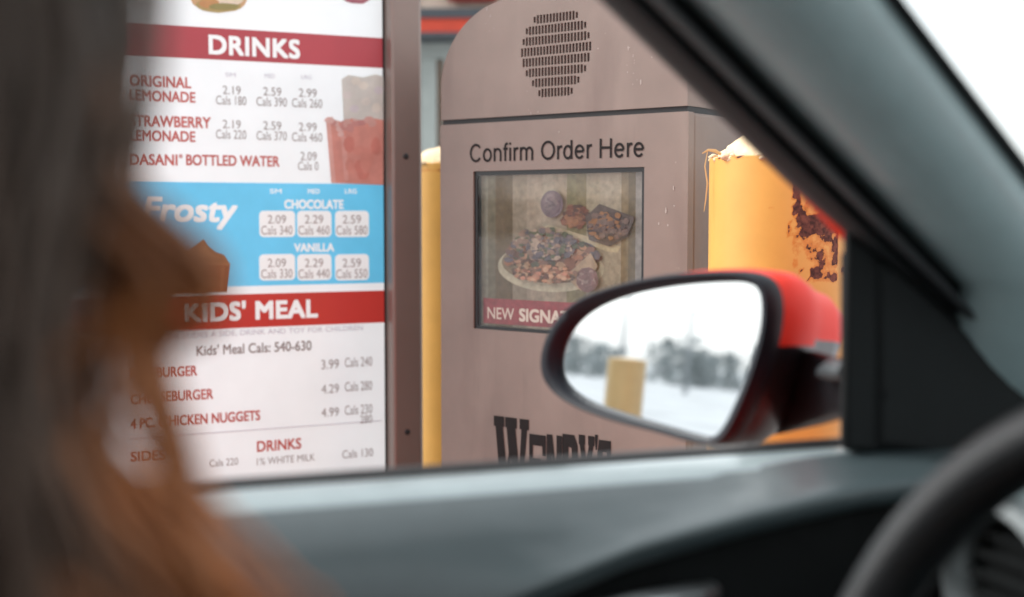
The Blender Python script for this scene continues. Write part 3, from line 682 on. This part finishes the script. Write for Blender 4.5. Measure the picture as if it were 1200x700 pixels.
# A pillars (horizontal slices); E1 = door side edge, E2 = windscreen edge
def E1(z): return V((.516-1.389*(z-1.13), .750-.268*(z-1.13), z))
def E2(z): return V((.591-1.322*(z-1.17), .680-.379*(z-1.17), z))
ZP = [.93, .96, .99, 1.01, 1.03, 1.05, 1.075, 1.10, 1.13, 1.17, 1.21, 1.25, 1.29, 1.33, 1.37, 1.41, 1.445]
def mir(p, s): return p if s > 0 else V((p.x, 2*LC-p.y, p.z))
for s in (1, -1):
    trim, frame_, seal, skin = [], [], [], []
    for z in ZP:
        a, b = E1(z), E2(z); d = b-a; nrm = V((-d.y, d.x, 0)).normalized()   # towards the cabin?
        if nrm.y > 0: nrm = -nrm
        s0 = .27 if z > 1.10 else lerp(.27, -.60, min(1, (1.10-z)/.08)**1.3)
        n0 = 9
        trim.append([mir(a+d*lerp(s0, .985, k/n0)+nrm*(.004+.030*math.sin(math.pi*(k/n0)**.8)**.7), s) for k in range(n0+1)] + [mir(b-nrm*.012, s), mir(a+d*max(s0, .3)-nrm*.012, s)])
        wq = .05*max(0, min(1, (z-1.11)/.05))
        frame_.append([mir(a+d*q+nrm*h, s) for q, h in ((.01-wq, -.03), (-wq, -.004), (.02-wq, .006), (.05, .010), (.085, .006), (.10, -.006), (.30, -.006), (.30, -.03))])
        sq = .035 if z < 1.15 else max(-.01, .035-(z-1.15)*.9)
        seal.append([mir(a+d*q+nrm*h, s) for q, h in ((.115, -.003), (.12, .012), (.15, .018), (.185, .014), (.20, -.003))])
        skin.append([mir(a+d*q-nrm*h, s) for q, h in ((.02, .008), (-sq, .02), (-sq-.01, .04), (.3, .075), (.8, .07), (1.02, .04), (1.0, .031), (.6, .034), (0, .031))])
    mb = MB(); mb.loft(trim, True, False); pt = mb.build('pillar_trim', m_trim, car, ang=50)
    mb = MB(); mb.loft(frame_, True, False); mb.build('window_frame', m_dark, car, ang=50)
    mb = MB(); mb.loft(seal, True, False); mb.build('door_seal', M('seal_rubber', (.05, .052, .055), .45, var=.1), car, ang=50)
    mb = MB(); mb.loft(skin, True, False); mb.build('pillar_skin', m_red, car, ang=50)
# windscreen with black edge band
mb = MB(); rings = []
for z in (.985, 1.08, 1.2, 1.32, 1.455):
    b = E2(z); hw = b.y-LC
    rings.append([(b.x+.005+.10*(1-t*t), LC+hw*t*1.01, z) for t in [k/8-1 for k in range(17)]])
mb.loft(rings, closed=False); ws = mb.build('windscreen', m_wind, car)
for s in (1, -1):
    mb = MB(); rings = []
    for z in ZP:
        a, b = E1(z), E2(z); d = (b-a).normalized()
        nrm = V((-d.y, d.x, 0)); nrm = -nrm if nrm.y > 0 else nrm
        rings.append([mir(b+d*q+nrm*h, s) for q, h in ((-.002, .004), (.008, .006), (.010, -.004), (-.002, -.006))])
    mb.loft(rings); mb.build('glass_edge_band', m_dark, ws)
# rear pillars, door tops
for s in (1, -1):
    for nm, a0, a1, w0 in (('rear_door_pillar', -.36, -.30, .13), ('rear_quarter_pillar', -1.75, -1.95, .45)):
        mb = MB()
        mb.loft([[mir(V((a+dx, l, z)), s) for dx, l in ((-w0/2, ll), (w0/2, ll), (w0/2, ll-.07), (-w0/2, ll-.07))] for a, ll, z in ((a0, .82, .96), (a1, .665, 1.455))] for l in (0,)) if False else None
        rings = []
        for a, ll, z in ((a0, .815, .965), ((a0+a1)/2, .75, 1.2), (a1, .655, 1.45)):
            rings.append([mir(V((a+dx, ll-dl, z)), s) for dx, dl in ((-w0/2, 0), (w0/2, 0), (w0/2, .07), (-w0/2, .07))])
        mb.loft(rings); mb.build(nm, m_plasd, car, bevel=.01)
# passenger and rear doors, inner
mb = MB(); mb.loft([[(a, 2*LC-.79, .985), (a, 2*LC-.73, .98), (a, 2*LC-.70, .93), (a, 2*LC-.70, .6), (a, 2*LC-.72, .3)] for a in (-1.8, -.6, .3, .8)], closed=False); mb.build('passenger_door_card', m_trim, car)
mb = MB(); mb.loft([[(a, .79, .985), (a, .73, .98), (a, .70, .93), (a, .70, .6), (a, .72, .3)] for a in (-1.8, -1.2, -.64)], closed=False); mb.build('rear_door_card', m_plasd, car)
# unseen panes on the far side and behind, dark tint added to cut cabin light
m_t1, m_t2 = glass('dimming_side_glass', (.30, .33, .32)), glass('cabin_dimming_glass', (.16, .17, .17))
for nm, m_, a0, a1, t0, t1 in (('passenger_window', m_t1, -.32, .66, -.28, .10), ('rear_window', m_t2, -1.75, -.40, -1.7, -.36)):
    mb = MB(); mb.loft([[(a0, 2*LC-.80, .97), (a1, 2*LC-.80, .97)], [(lerp(a0, t0, .5), 2*LC-.75, 1.21), (lerp(a1, t1, .5), 2*LC-.75, 1.21)], [(t0, 2*LC-.66, 1.445), (t1, 2*LC-.66, 1.445)]], closed=False); mb.build(nm, m_, car)
mb = MB(); mb.loft([[(a_-.12*t*t*0, LC+hw*t, z) for t in (-1, -.5, 0, .5, 1)] for a_, z, hw in ((-2.48, .98, .60), (-2.3, 1.18, .58), (-2.06, 1.37, .55))], closed=False); mb.build('tailgate_window', m_t2, car)
mb = MB(); mb.loft([[(-1.75, .80, .97), (-.40, .80, .97)], [(-1.7, .75, 1.21), (-.38, .75, 1.21)], [(-1.65, .66, 1.445), (-.36, .66, 1.445)]], closed=False); mb.build('rear_window', m_t2, car)
# black mirror corner panel inside the door, with its vertical channel
mb = MB()
PL = .768
cp = [(1012, 296), (1030, 300), (1120, 380), (1180, 450), (1290, 540), (1290, 575), (1012, 530)]
front = [C(x, y, PL-.012) for x, y in cp]; back = [p+V((0, .03, 0)) for p in front]
ctr = sum(front, V((0, 0, 0)))/len(front)
inner = [lerp(p, ctr, .12)+V((0, -.008, 0)) for p in front]
mb.loft([back, front, inner]); sailp = mb.build('mirror_corner_panel', m_plasd, door, bevel=.003)
mb = MB()
ch = [C(x, y, PL-.018) for x, y in ((992, 268), (1030, 296), (1030, 532), (988, 530))]
mb.loft([[p+V((.004, .012, 0)) for p in ch], ch]); mb.build('window_channel', m_plasd, door, bevel=.005)
# dashboard
mb = MB(); prof = [(.97, .972), (.82, .978), (.70, .978), (.60, .972), (.552, .962), (.535, .93), (.54, .86), (.60, .78), (.74, .68), (.80, .45)]
mb.loft([[(a+.03*((l-LC)/.65)**2-.0, l, z) for a, z in prof] for l in (-.62, -.45, -.25, -.05, .15, .3, .45, .6, .70)], closed=False)
dash = mb.build('dashboard', m_plas, car, ang=60)
vc = V((.522, .600, .932))
mb = MB(); ringv = []
for k in range(32):
    a = 2*math.pi*k/32; ringv.append(V((0, math.cos(a), math.sin(a))))
mb.loft([[vc+r*.048+V((.02, 0, 0)) for r in ringv], [vc+r*.050+V((-.012, 0, 0)) for r in ringv], [vc+r*.045+V((-.018, 0, 0)) for r in ringv], [vc+r*.039+V((-.010, 0, 0)) for r in ringv], [vc+r*.037+V((.02, 0, 0)) for r in ringv]], True, False)
vent = mb.build('air_vent', M('brushed_grey_ring', (.20, .22, .225), .4, metal=.6), dash)
mb = MB(); mb.loft([[vc+r*.0375+V((.004, 0, 0)) for r in ringv], [vc+r*.0375+V((.012, 0, 0)) for r in ringv]])
for k in (-2, -1, 0, 1, 2): mb.box(vc.x-.004, vc.x+.006, vc.y-.036*math.cos(k*.45), vc.y+.036*math.cos(k*.45), vc.z+k*.013-.0015, vc.z+k*.013+.0015)
mb.build('louver', m_plasd, vent, smooth=False)
mb = MB()   # hood over the instruments
mb.loft([[(a, .37+hw*math.cos(R(q)), .955+hh*math.sin(R(q))) for q in range(0, 181, 15)] for a, hw, hh in ((.80, .15, .05), (.60, .165, .075), (.545, .16, .07), (.55, .145, .055), (.62, .135, .045))], closed=False)
mb.build('instrument_hood', m_plas, dash, ang=60)
mb = MB(); mb.box(.622, .63, .21, .53, .88, 1.0); mb.build('instrument_cluster', m_gloss, dash, smooth=False)
# steering wheel
sw = bpy.data.objects.new('steering_wheel', None); COL.objects.link(sw); sw.parent = car
sw.location = (.37, .37, .90); sw.rotation_euler = (0, R(20), 0)
mb = MB(); N, n = 72, 16; RW = .185; rr = .0160
rings = []
for i in range(N+1):
    t = 2*math.pi*i/N; c, s_ = math.cos(t), math.sin(t)
    rings.append([(rr*1.12*math.sin(q), (RW+rr*math.cos(q))*c, (RW+rr*math.cos(q))*s_) for q in [2*math.pi*k/n for k in range(n)]])
mb.loft(rings, True, False); mb.build('rim', m_leather, sw, weld=True, ang=80)
mb = MB(); mb.sphere((.02, 0, -.005), (.03, .075, .065), 24, 14); mb.build('hub', m_plasd, sw)
for a in (0, 180, 270):
    c, s_ = math.cos(R(a)), math.sin(R(a)); mb = MB()
    mb.tube([(.018, .06*c, .06*s_), (.008, .12*c, .12*s_), (0, .178*c, .178*s_)], [.024, .016, .017], 12)
    mb.build('spoke', m_plasd, sw)
mb = MB(); mb.tube([(.04, 0, -.01), (.26, 0, -.05)], .04, 14); mb.build('steering_column', m_plasd, sw)
# seats
for l in (.38, -.30):
    s_ = bpy.data.objects.new('seat', None); COL.objects.link(s_); s_.parent = car; s_.location = (0, l, 0)
    mb = MB(); mb.loft([[(a, -.25*w_, z-.10), (a, -.25*w_, z), (a, -.17*w_, z+.015), (a, 0, z-.005), (a, .17*w_, z+.015), (a, .25*w_, z), (a, .25*w_, z-.10)] for a, z, w_ in ((-.42, .50, .9), (-.3, .50, 1), (-.05, .52, 1), (.12, .54, 1), (.17, .51, .95))])
    mb.build('cushion', m_seat, s_, bevel=.02)
    mb = MB(); mb.loft([[(a-.10, -.25*w_, z), (a+.03, -.25*w_, z), (a+.0, -.16*w_, z), (a-.01, 0, z), (a+.0, .16*w_, z), (a+.03, .25*w_, z), (a-.10, .25*w_, z)] for a, z, w_ in ((-.36, .46, .95), (-.40, .65, 1), (-.45, .85, 1), (-.49, 1.0, .9), (-.51, 1.07, .72))])
    mb.build('backrest', m_seat, s_, bevel=.02)
    mb = MB(); mb.sphere((-.55, 0, 1.17), (.05, .13, .085), 20, 12); mb.build('headrest', m_seat, s_)
# wheels
for a in (-1.55, 1.25):
    for l in (LC-.76, LC+.76):
        wl = bpy.data.objects.new('wheel', None); COL.objects.link(wl); wl.parent = car; wl.location = (a, l, .30)
        ring = lambda r, y: [(r*math.cos(q), y, r*math.sin(q)) for q in [2*math.pi*k/36 for k in range(36)]]
        mb = MB(); mb.loft([ring(.2, -.09), ring(.28, -.1), ring(.30, -.085), ring(.30, .085), ring(.28, .1), ring(.2, .09)]); mb.build('tyre', m_dark, wl)
        mb = MB(); mb.loft([ring(.2, -.07), ring(.2, .095), ring(.17, .097), ring(.05, .08)]); mb.build('rim', m_silver, wl)

# ------------------------------------------------------------------ wing mirror
d_m = 1.055
Pm = EYE + ray(770, 425)*d_m
v0 = (Pm-EYE).normalized()
out_ang = R(9)
rr_ = (-cF*math.cos(out_ang) + cN*math.sin(out_ang)); rr_.z = 0
nm = (rr_.normalized()-v0).normalized()
ex = V((0, 0, 1)).cross(nm).normalized(); ey = nm.cross(ex)
if ex.x < 0: ex = -ex
def G(px, py, off=0):
    r = ray(px, py); t = ((Pm-EYE).dot(nm)+off)/r.dot(nm); P = EYE+t*r-Pm
    return (P.dot(ex), P.dot(ey))
def mw(x, y, b): return toC(Pm + ex*x + ey*y - nm*b)
def smooth_closed(pts, n=8):
    out = []; k = len(pts)
    for i in range(k):
        p0, p1, p2, p3 = (V(pts[(i+j-1) % k]) for j in range(4))
        for t in [q/n for q in range(n)]:
            out.append(.5*((2*p1)+(-p0+p2)*t+(2*p0-5*p1+4*p2-p3)*t*t+(-p0+3*p1-3*p2+p3)*t**3))
    return out
gl_px = [(657, 432), (661, 404), (676, 380), (702, 360), (742, 345), (800, 334.5), (862, 331), (887, 336), (896, 350), (895, 385), (884, 425), (868, 466), (852, 498), (838, 511), (815, 508), (775, 497), (725, 482), (690, 469), (667, 453)]
ou_px = [(639, 432), (643, 402), (658, 374), (684, 351), (726, 335), (785, 322.5), (852, 318), (890, 322), (906, 336), (911, 360), (908, 392), (898, 430), (882, 474), (864, 510), (846, 522), (818, 519), (775, 507), (718, 492), (677, 476), (650, 456)]
gl = smooth_closed([V(G(*p)) for p in gl_px]); ou = smooth_closed([V(G(*p)) for p in ou_px])
mir_ = bpy.data.objects.new('wing_mirror', None); COL.objects.link(mir_); mir_.parent = car
base_o = toC(Pm)
mir_.location = base_o
def ml(x, y, b): return mw(x, y, b) - base_o
m_mir = bpy.data.materials.new('mirror_silver'); m_mir.use_nodes = True
b_ = m_mir.node_tree.nodes['Principled BSDF']; b_.inputs['Metallic'].default_value = 1; b_.inputs['Roughness'].default_value = .015; b_.inputs['Base Color'].default_value = (.66, .70, .715, 1)
mb = MB(); mb.add([ml(p.x, p.y, 0) for p in gl], [tuple(range(len(gl)))]); mb.build('mirror_glass', m_mir, mir_, smooth=False)
def resample(pts, m):
    L = [0]; k = len(pts)
    for i in range(k): L.append(L[-1]+(pts[(i+1) % k]-pts[i]).length)
    out = []; j = 0
    for q in range(m):
        t = L[-1]*q/m
        while L[j+1] < t: j += 1
        out.append(pts[j].lerp(pts[(j+1) % k], (t-L[j])/max(1e-9, L[j+1]-L[j])))
    return out
NN = 96
go, oo = resample(gl, NN), resample(ou, NN)
mb = MB()
mb.loft([[ml(p.x*1.0, p.y, .004) for p in go], [ml(p.x, p.y, -.003) for p in go], [ml(*(p.lerp(q, .25)), -.010) for p, q in zip(go, oo)], [ml(*(p.lerp(q, .7)), -.012) for p, q in zip(go, oo)], [ml(q.x, q.y, -.006) for q in oo], [ml(q.x*1.01, q.y*1.01, .006) for q in oo], [ml(q.x, q.y, .010) for q in oo]], True, False)
mb.build('mirror_bezel', M('mirror_plastic', (.008, .012, .018), .5, spec=.25, var=.1, scale=60, bump=.2, bscale=600), mir_, ang=70)
# housing behind the glass: the upper part is the red cap, the lower part black
cx_, cy_ = sum(p.x for p in oo)/NN, sum(p.y for p in oo)/NN
lev = [(.008, 1.0, 1.0), (.02, 1.02, 1.045), (.045, 1.02, 1.04), (.07, .96, .96), (.09, .90, .88), (.12, .86, .82), (.15, .76, .70), (.17, .55, .50), (.176, .2, .16)]
rings = [[ml(cx_+(p.x-cx_)*sx, cy_+(p.y-cy_)*sy, b) for p in oo] for b, sx, sy in lev]
ysp = G(930, 402, .05)[1]
cap, low = MB(), MB()
def split(target, keep):
    vs = [p for r in rings for p in r]; fs = []
    for i in range(len(rings)-1):
        for j in range(NN):
            a = i*NN+j; b = i*NN+(j+1) % NN
            if keep(j, i): fs.append((a, b, b+NN, a+NN))
    target.add(vs, fs)
top = lambda j, i: cy_+(oo[j].y-cy_)*lev[i][2] > ysp
split(cap, top); split(low, lambda j, i: not top(j, i))
def clean(mb_):
    used = sorted({i for f in mb_.f for i in f}); mp = {o: k for k, o in enumerate(used)}
    mb_.v = [mb_.v[i] for i in used]; mb_.f = [tuple(mp[i] for i in f) for f in mb_.f]
clean(cap); clean(low)
cap.build('mirror_cap', m_red, mir_, ang=80); low.build('mirror_housing', m_gloss, mir_, ang=80)
# foot that carries the mirror on the door corner
mb = MB()
def arm_ring(px, d, y0, y1, th):
    c0 = toC(at(px, y0, d))-base_o; c1 = toC(at(px, y1, d))-base_o; t = V((.0, th, 0)); f_ = V((th, 0, 0))
    m_ = (c0+c1)/2; h = (c1-c0)/2
    return [m_ + h*math.cos(q) + (cF*0 + V((0, 1, 0)))*th*math.sin(q) for q in [2*math.pi*k/16 for k in range(16)]]
mb.loft([arm_ring(872, 1.11, 410, 516, .03), arm_ring(915, 1.06, 408, 508, .03), arm_ring(955, 1.0, 412, 499, .026), arm_ring(985, .95, 420, 490, .024), arm_ring(1015, .91, 420, 490, .024)])
mb.build('mirror_foot', m_gloss, mir_, ang=60)
mb = MB(); mb.tube([toC(at(962, 437, .955))-base_o, toC(at(975, 433, .94))-base_o, toC(at(990, 436, .925))-base_o], [.004, .008, .006], 12); mb.build('turn_lamp', M('smoked_lens', (.05, .06, .065), .35), mir_)

# ------------------------------------------------------------------ what the mirror sees
def bounce(px, py, dist):
    r = ray(px, py); t = (Pm-EYE).dot(nm)/r.dot(nm); P = EYE+t*r; d = r.normalized(); q = d-2*d.dot(nm)*nm
    return P+q*dist
bq0, bq1 = bounce(712, 430, 5.2), bounce(757, 430, 5.2)
bqt = bounce(735, 421, 5.2); bm_ = (bq0+bq1)/2; rb = (bq0-bq1).length/2
bollard((bm_.x, bm_.y, 0), rb, bqt.z, 'faded yellow bollard on the snow behind the car, reflected in the wing mirror', [], 'yellow bollards', seed=9, cap=False, paint=m_yelp)
m_wood = M('winter_wood', (.34, .37, .37), .9, var=.4, scale=.6)
mb = MB(); random.seed(3)
axis = (bounce(770, 425, 60)-Pm); axis.z = 0; axis.normalize(); side = V((-axis.y, axis.x, 0))
for k in range(130):
    s_ = random.uniform(-26, 26); dd = random.uniform(62, 74); base = V((Pm.x, Pm.y, 0))+axis*dd+side*s_
    prof = 1.55+1.1*noise.noise(V((s_*.13, 3.7, 0)))+.8*noise.noise(V((s_*.45, 1.2, 0)))
    h = max(.8, prof*random.uniform(.85, 1.25))*1.05
    mb.tube([base, base+V((random.uniform(-.1, .1), 0, h*.8))], [.07, .02], 5)
    for q in range(110):
        z = h*random.random()**(1.3 if q % 2 else .7); w_ = h*.42*(1-.5*z/h)
        p = base+V((random.gauss(0, w_*.6), random.gauss(0, w_*.6), z)); s2 = random.uniform(.08, .22)
        a = V((random.uniform(-1, 1), random.uniform(-1, 1), random.uniform(-1, 1))).normalized()*s2; b = V((random.uniform(-1, 1), random.uniform(-1, 1), random.uniform(-1, 1))).normalized()*s2
        mb.add([p-a, p+b, p+a, p-b], [(0, 1, 2, 3)])
o = mb.build('treeline', m_wood, smooth=False); struct(o, 'stuff'); o['label'] = 'far grey line of winter trees and shrubs seen in the wing mirror'
for px, hh, lab in ((728, 346, 'taller pole of the two reflected above the trees in the wing mirror'), (806, 366, 'shorter pole of the two reflected above the trees in the wing mirror')):
    p = bounce(px, 425, 45); t = bounce(px, hh, 45)
    lp = thing('lamp_post', lab, 'lamp post', (p.x, p.y, 0), 0, 'lamp posts across the lot')
    mb = MB(); mb.tube([(0, 0, 0), (0, 0, t.z)], [.09, .05], 8); mb.build('pole', M('grey_steel', (.3, .32, .33), .5, metal=.5), lp)
    mb = MB(); mb.box(-.12, .5, -.1, .1, t.z, t.z+.09); mb.build('lamp_head', m_silver, lp, smooth=False, bevel=.02)

# ------------------------------------------------------------------ driver
hd = at(-400, 40, .335)
per = thing('person', 'driver seated in a rust knit top, turned away to face the menu board', 'person', (hd.x, hd.y, 0), 0)
O = V((hd.x, hd.y, 0))
m_skin = M('skin', (.55, .33, .24), .5, var=.05)
m_top = M('rust_knit_top', (.20, .075, .03), .9, var=.25, scale=40, bump=.8, bscale=250)
m_jean = M('dark_trousers', (.03, .035, .05), .85, var=.15, scale=80)
def cw(a, l, z): return cF*a + cN*l + V((0, 0, z)) - O
J = [  # name, (a,l,z), radius, parent
 ('pelvis', (-0.210, 0.350, .60), .135, None), ('waist', (-0.230, 0.360, .74), .12, 0), ('chest', (-0.220, 0.335, .90), .135, 1), ('shoulder', (-0.190, 0.360, 1.02), .085, 2),
 ('neck', (-0.155, 0.385, 1.09), .052, 3), ('jaw', (-0.130, 0.410, 1.14), .05, 4),
 ('ls', (-0.190, 0.560, 1.0), .062, 3), ('le', (-0.020, 0.595, .80), .045, 6), ('lw', (0.150, 0.490, .70), .028, 7),
 ('rs', (-0.190, 0.250, 1.0), .062, 3), ('re', (-0.090, 0.180, .77), .045, 9), ('rw', (0.110, 0.250, .69), .028, 10),
 ('lh', (-0.150, 0.450, .59), .10, 0), ('lk', (0.260, 0.450, .66), .062, 12), ('la', (0.440, 0.430, .33), .042, 13), ('lf', (0.580, 0.430, .31), .032, 14),
 ('rh', (-0.150, 0.250, .59), .10, 0), ('rk', (0.260, 0.240, .66), .062, 16), ('ra', (0.440, 0.240, .33), .042, 17), ('rf', (0.580, 0.240, .31), .032, 18)]
me = bpy.data.meshes.new('body'); me.from_pydata([cw(*j[1]) for j in J], [(i, j[3]) for i, j in enumerate(J) if j[3] is not None], [])
body = bpy.data.objects.new('body', me); COL.objects.link(body); body.parent = per
sk = body.modifiers.new('skin', 'SKIN'); body.modifiers.new('sub', 'SUBSURF').render_levels = 2
for i, j in enumerate(J):
    me.skin_vertices[0].data[i].radius = (j[2], j[2]); me.skin_vertices[0].data[i].use_root = (i == 0)
# bake the skin so that skin, top and trousers can be told by height
dg = bpy.context.evaluated_depsgraph_get(); ev = bpy.data.meshes.new_from_object(body.evaluated_get(dg))
body.modifiers.clear(); body.data = ev; ev.name = 'body'
for m in (m_skin, m_top, m_jean): ev.materials.append(m)
for p in ev.polygons:
    c = p.center + O; q = toC(c)
    p.material_index = 0 if (q.z > 1.085 or (q.x > .09 and q.z > .655 and q.z < .74 and False)) else (2 if q.z < .68 and q.x > -.30 and not (q.z > .66 and q.x < -.05) else 1)
ev.shade_smooth()
# head: looks out of the window, a little to the front
face_dir = (cN*.86 + cF*.5).normalized(); fside = V((face_dir.y, -face_dir.x, 0)); hc = V((0, 0, hd.z))
mb = MB()
def headf(d): return 1
vs = []; n_, m_ = 36, 26
def headpt(d):
    f, s_, u = d.y, d.x, d.z
    x = .074*s_*(1-.22*max(0, -u)); y = (.094*f if f > 0 else .10*f); z = .118*u
    if f > .3 and u < -.2: y *= 1-.12*(-u-.2)
    nz = math.exp(-((s_/.14)**2))*math.exp(-(((u+.12)/.17)**2))*max(0, f)**3; y += .026*nz
    for e in (-1, 1): y -= .012*math.exp(-(((s_-e*.38)/.16)**2))*math.exp(-(((u-.06)/.10)**2))*max(0, f)
    y += .006*math.exp(-((s_/.28)**2))*math.exp(-(((u+.50)/.07)**2))*max(0, f)
    return hc + fside*x + face_dir*y + V((0, 0, z))
mb.sphere((0, 0, 0), 1, n_, m_)
mb.v = [tuple(headpt(V(p).normalized())) for p in mb.v]
mb.build('head', m_skin, per, ang=180)
m_eye = M('eye', (.75, .75, .73), .2, var=0); m_iris = M('iris', (.05, .03, .02), .2, var=0); m_lip = M('lip', (.42, .13, .11), .45, var=.05)
for e in (-1, 1):
    mb = MB(); c = hc+fside*.03*e+face_dir*.078+V((0, 0, .008)); mb.sphere(c, .012, 14, 10); mb.build('eye', m_eye, per)
    mb = MB(); mb.sphere(c+face_dir*.008, .0055, 12, 8); mb.build('iris', m_iris, per)
    mb = MB(); mb.sphere(hc+fside*.074*e-face_dir*.004+V((0, 0, -.005)), (.012, .012, .03), 12, 8); mb.build('ear', m_skin, per)
mb = MB(); mb.sphere(hc+face_dir*.088+V((0, 0, -.055)), (.02, .02, .007), 14, 8); mb.build('mouth', m_lip, per)
# hands with five fingers resting on the lap
for wr, dirv in ((V((.15, .49, .70)), V((.9, -.35, -.05))), (V((.11, .25, .69)), V((.9, .3, -.05)))):
    dirv = dirv.normalized(); sd = V((-dirv.y, dirv.x, 0)); base = wr
    verts = [base, base+dirv*.05, base+dirv*.085]; edges = [(0, 1), (1, 2)]; rad = [.024, .030, .026]
    for k, (off, ln) in enumerate(((-.026, .062), (-.009, .074), (.009, .070), (.025, .055))):
        i0 = len(verts); p = base+dirv*.085+sd*off; verts += [p, p+dirv*ln*.5+V((0, 0, .004)), p+dirv*ln+V((0, 0, -.014))]; edges += [(2, i0), (i0, i0+1), (i0+1, i0+2)]; rad += [.0105, .009, .007]
    i0 = len(verts); th = -1 if wr.y > .4 else 1
    verts += [base+dirv*.045+sd*.034*th, base+dirv*.08+sd*.05*th]; edges += [(1, i0), (i0, i0+1)]; rad += [.011, .008]
    me = bpy.data.meshes.new('hand'); me.from_pydata([cw(*v) for v in verts], edges, [])
    h = bpy.data.objects.new('hand', me); COL.objects.link(h); h.parent = per
    h.modifiers.new('skin', 'SKIN'); h.modifiers.new('s', 'SUBSURF').render_levels = 2
    for i, r_ in enumerate(rad): me.skin_vertices[0].data[i].radius = (r_, r_); me.skin_vertices[0].data[i].use_root = (i == 0)
    me.materials.append(m_skin)
# hair
def hair_mat():
    m = M('hair', (1, 1, 1), .42, var=.2, scale=60, attr=True, spec=.5); return m
m_hair = hair_mat()
random.seed(11)
mb = MB()
def hcol(z, r):
    t = max(0, min(1, (1.22-z)/.10)); t = t*t*(3-2*t)*dye
    a = V((.105, .074, .058))*(.6+.9*r); b = V((.58, .19, .05))
    c = a.lerp(b, t*(.55+.45*r)); return tuple(c)
def strand(pts, r0):
    pts = [V(p) for p in pts]; fine = []
    for i in range(len(pts)-1):
        p0, p1, p2, p3 = pts[max(i-1, 0)], pts[i], pts[i+1], pts[min(i+2, len(pts)-1)]
        for t in (0, .25, .5, .75):
            fine.append(.5*((2*p1)+(-p0+p2)*t+(2*p0-5*p1+4*p2-p3)*t*t+(-p0+3*p1-3*p2+p3)*t**3))
    fine.append(pts[-1]); n = len(fine); k0 = len(mb.f); rnd = random.random()
    mb.tube([p-O for p in fine], [r0*(1-.75*(i/(n-1))**2) for i in range(n)], 5)
    m2 = 5
    for f in range(k0, len(mb.f)):
        i = min((f-k0)//m2, n-1); mb.c[f] = hcol(fine[i].z, rnd)
# guide locks: (pixel path of the lock, distance), with how many strands and how wide
guides = [   # pixel path of the lock, distance, strands, width, how far down the dye starts (0 none .. 1 all)
 ([(20, -260), (112, -80), (134, 60), (116, 180), (96, 280), (74, 400), (60, 520), (60, 720)], 0.308, 36, 0.0060, .1),
 ([(-60, -320), (62, -110), (100, 60), (84, 200), (45, 330), (35, 450), (40, 560), (60, 740)], 0.288, 50, 0.0080, .05),
 ([(-210, -330), (-60, -120), (0, 60), (-5, 220), (-10, 360), (0, 500), (10, 740)], 0.275, 60, 0.0107, .05),
 ([(-330, -330), (-180, -120), (-120, 60), (-110, 250), (-100, 420), (-80, 740)], 0.275, 60, 0.0134, .1),
 ([(-480, -300), (-330, -80), (-270, 100), (-260, 300), (-240, 480), (-220, 740)], 0.295, 60, 0.0134, .1),
 ([(40, -60), (95, 90), (122, 200), (185, 262), (240, 312), (222, 358), (160, 392), (118, 430)], 0.295, 14, 0.0054, .8),
 ([(30, 60), (70, 190), (150, 262), (215, 318), (190, 366), (115, 402), (70, 500)], 0.302, 15, 0.0074, .8),
 ([(150, 330), (170, 380), (192, 440), (211, 500), (226, 560), (250, 640), (280, 740)], 0.302, 26, .0026, .9),
 ([(50, 410), (100, 545), (160, 610), (220, 660), (270, 720), (300, 780)], 0.302, 46, 0.0080, 1),
 ([(0, 450), (50, 560), (110, 630), (160, 700), (190, 780)], 0.295, 44, 0.0094, .45),
 ([(-20, 500), (20, 600), (60, 680), (80, 780)], 0.288, 40, 0.0100, .15)]
for path, dep, cnt, wid, dye in guides:
    for k in range(cnt):
        sx_ = -22 if path[0][1] < -80 else -12
        off = V((random.gauss(0, wid), random.gauss(0, wid), random.gauss(0, wid*.6)))
        ph = random.uniform(0, 6.28); amp = wid*.35
        pts = []
        for i, (x, y) in enumerate(path + [(path[-1][0]+.4*(path[-1][0]-path[-2][0]), path[-1][1]+random.uniform(120, 420))]):
            q = at(x+sx_, y, dep)+off*(1 if i else .8)
            q += V((math.sin(ph+i*1.1), math.cos(ph+i*.9), 0))*amp
            pts.append(q)
        strand(pts, random.uniform(.0011, .0024))
mb.build('hair', m_hair, per, ang=180)
mb = MB()    # the close cap of hair over the skull
mb.sphere((0, 0, 0), 1, 36, 24)
def capp(d):
    p = headpt(d)-hc; up = .016+.004*noise.noise(d*6)
    fr_ = d.y
    k = 1 if (fr_ < .35 or d.z > .55) else -.3
    return hc + p*(1+k*up/.1)
mb.v = [tuple(capp(V(p).normalized())) for p in mb.v]; mb.c = [(.04, .026, .02)]*len(mb.f)
mb.build('hair_cap', m_hair, per, ang=180)
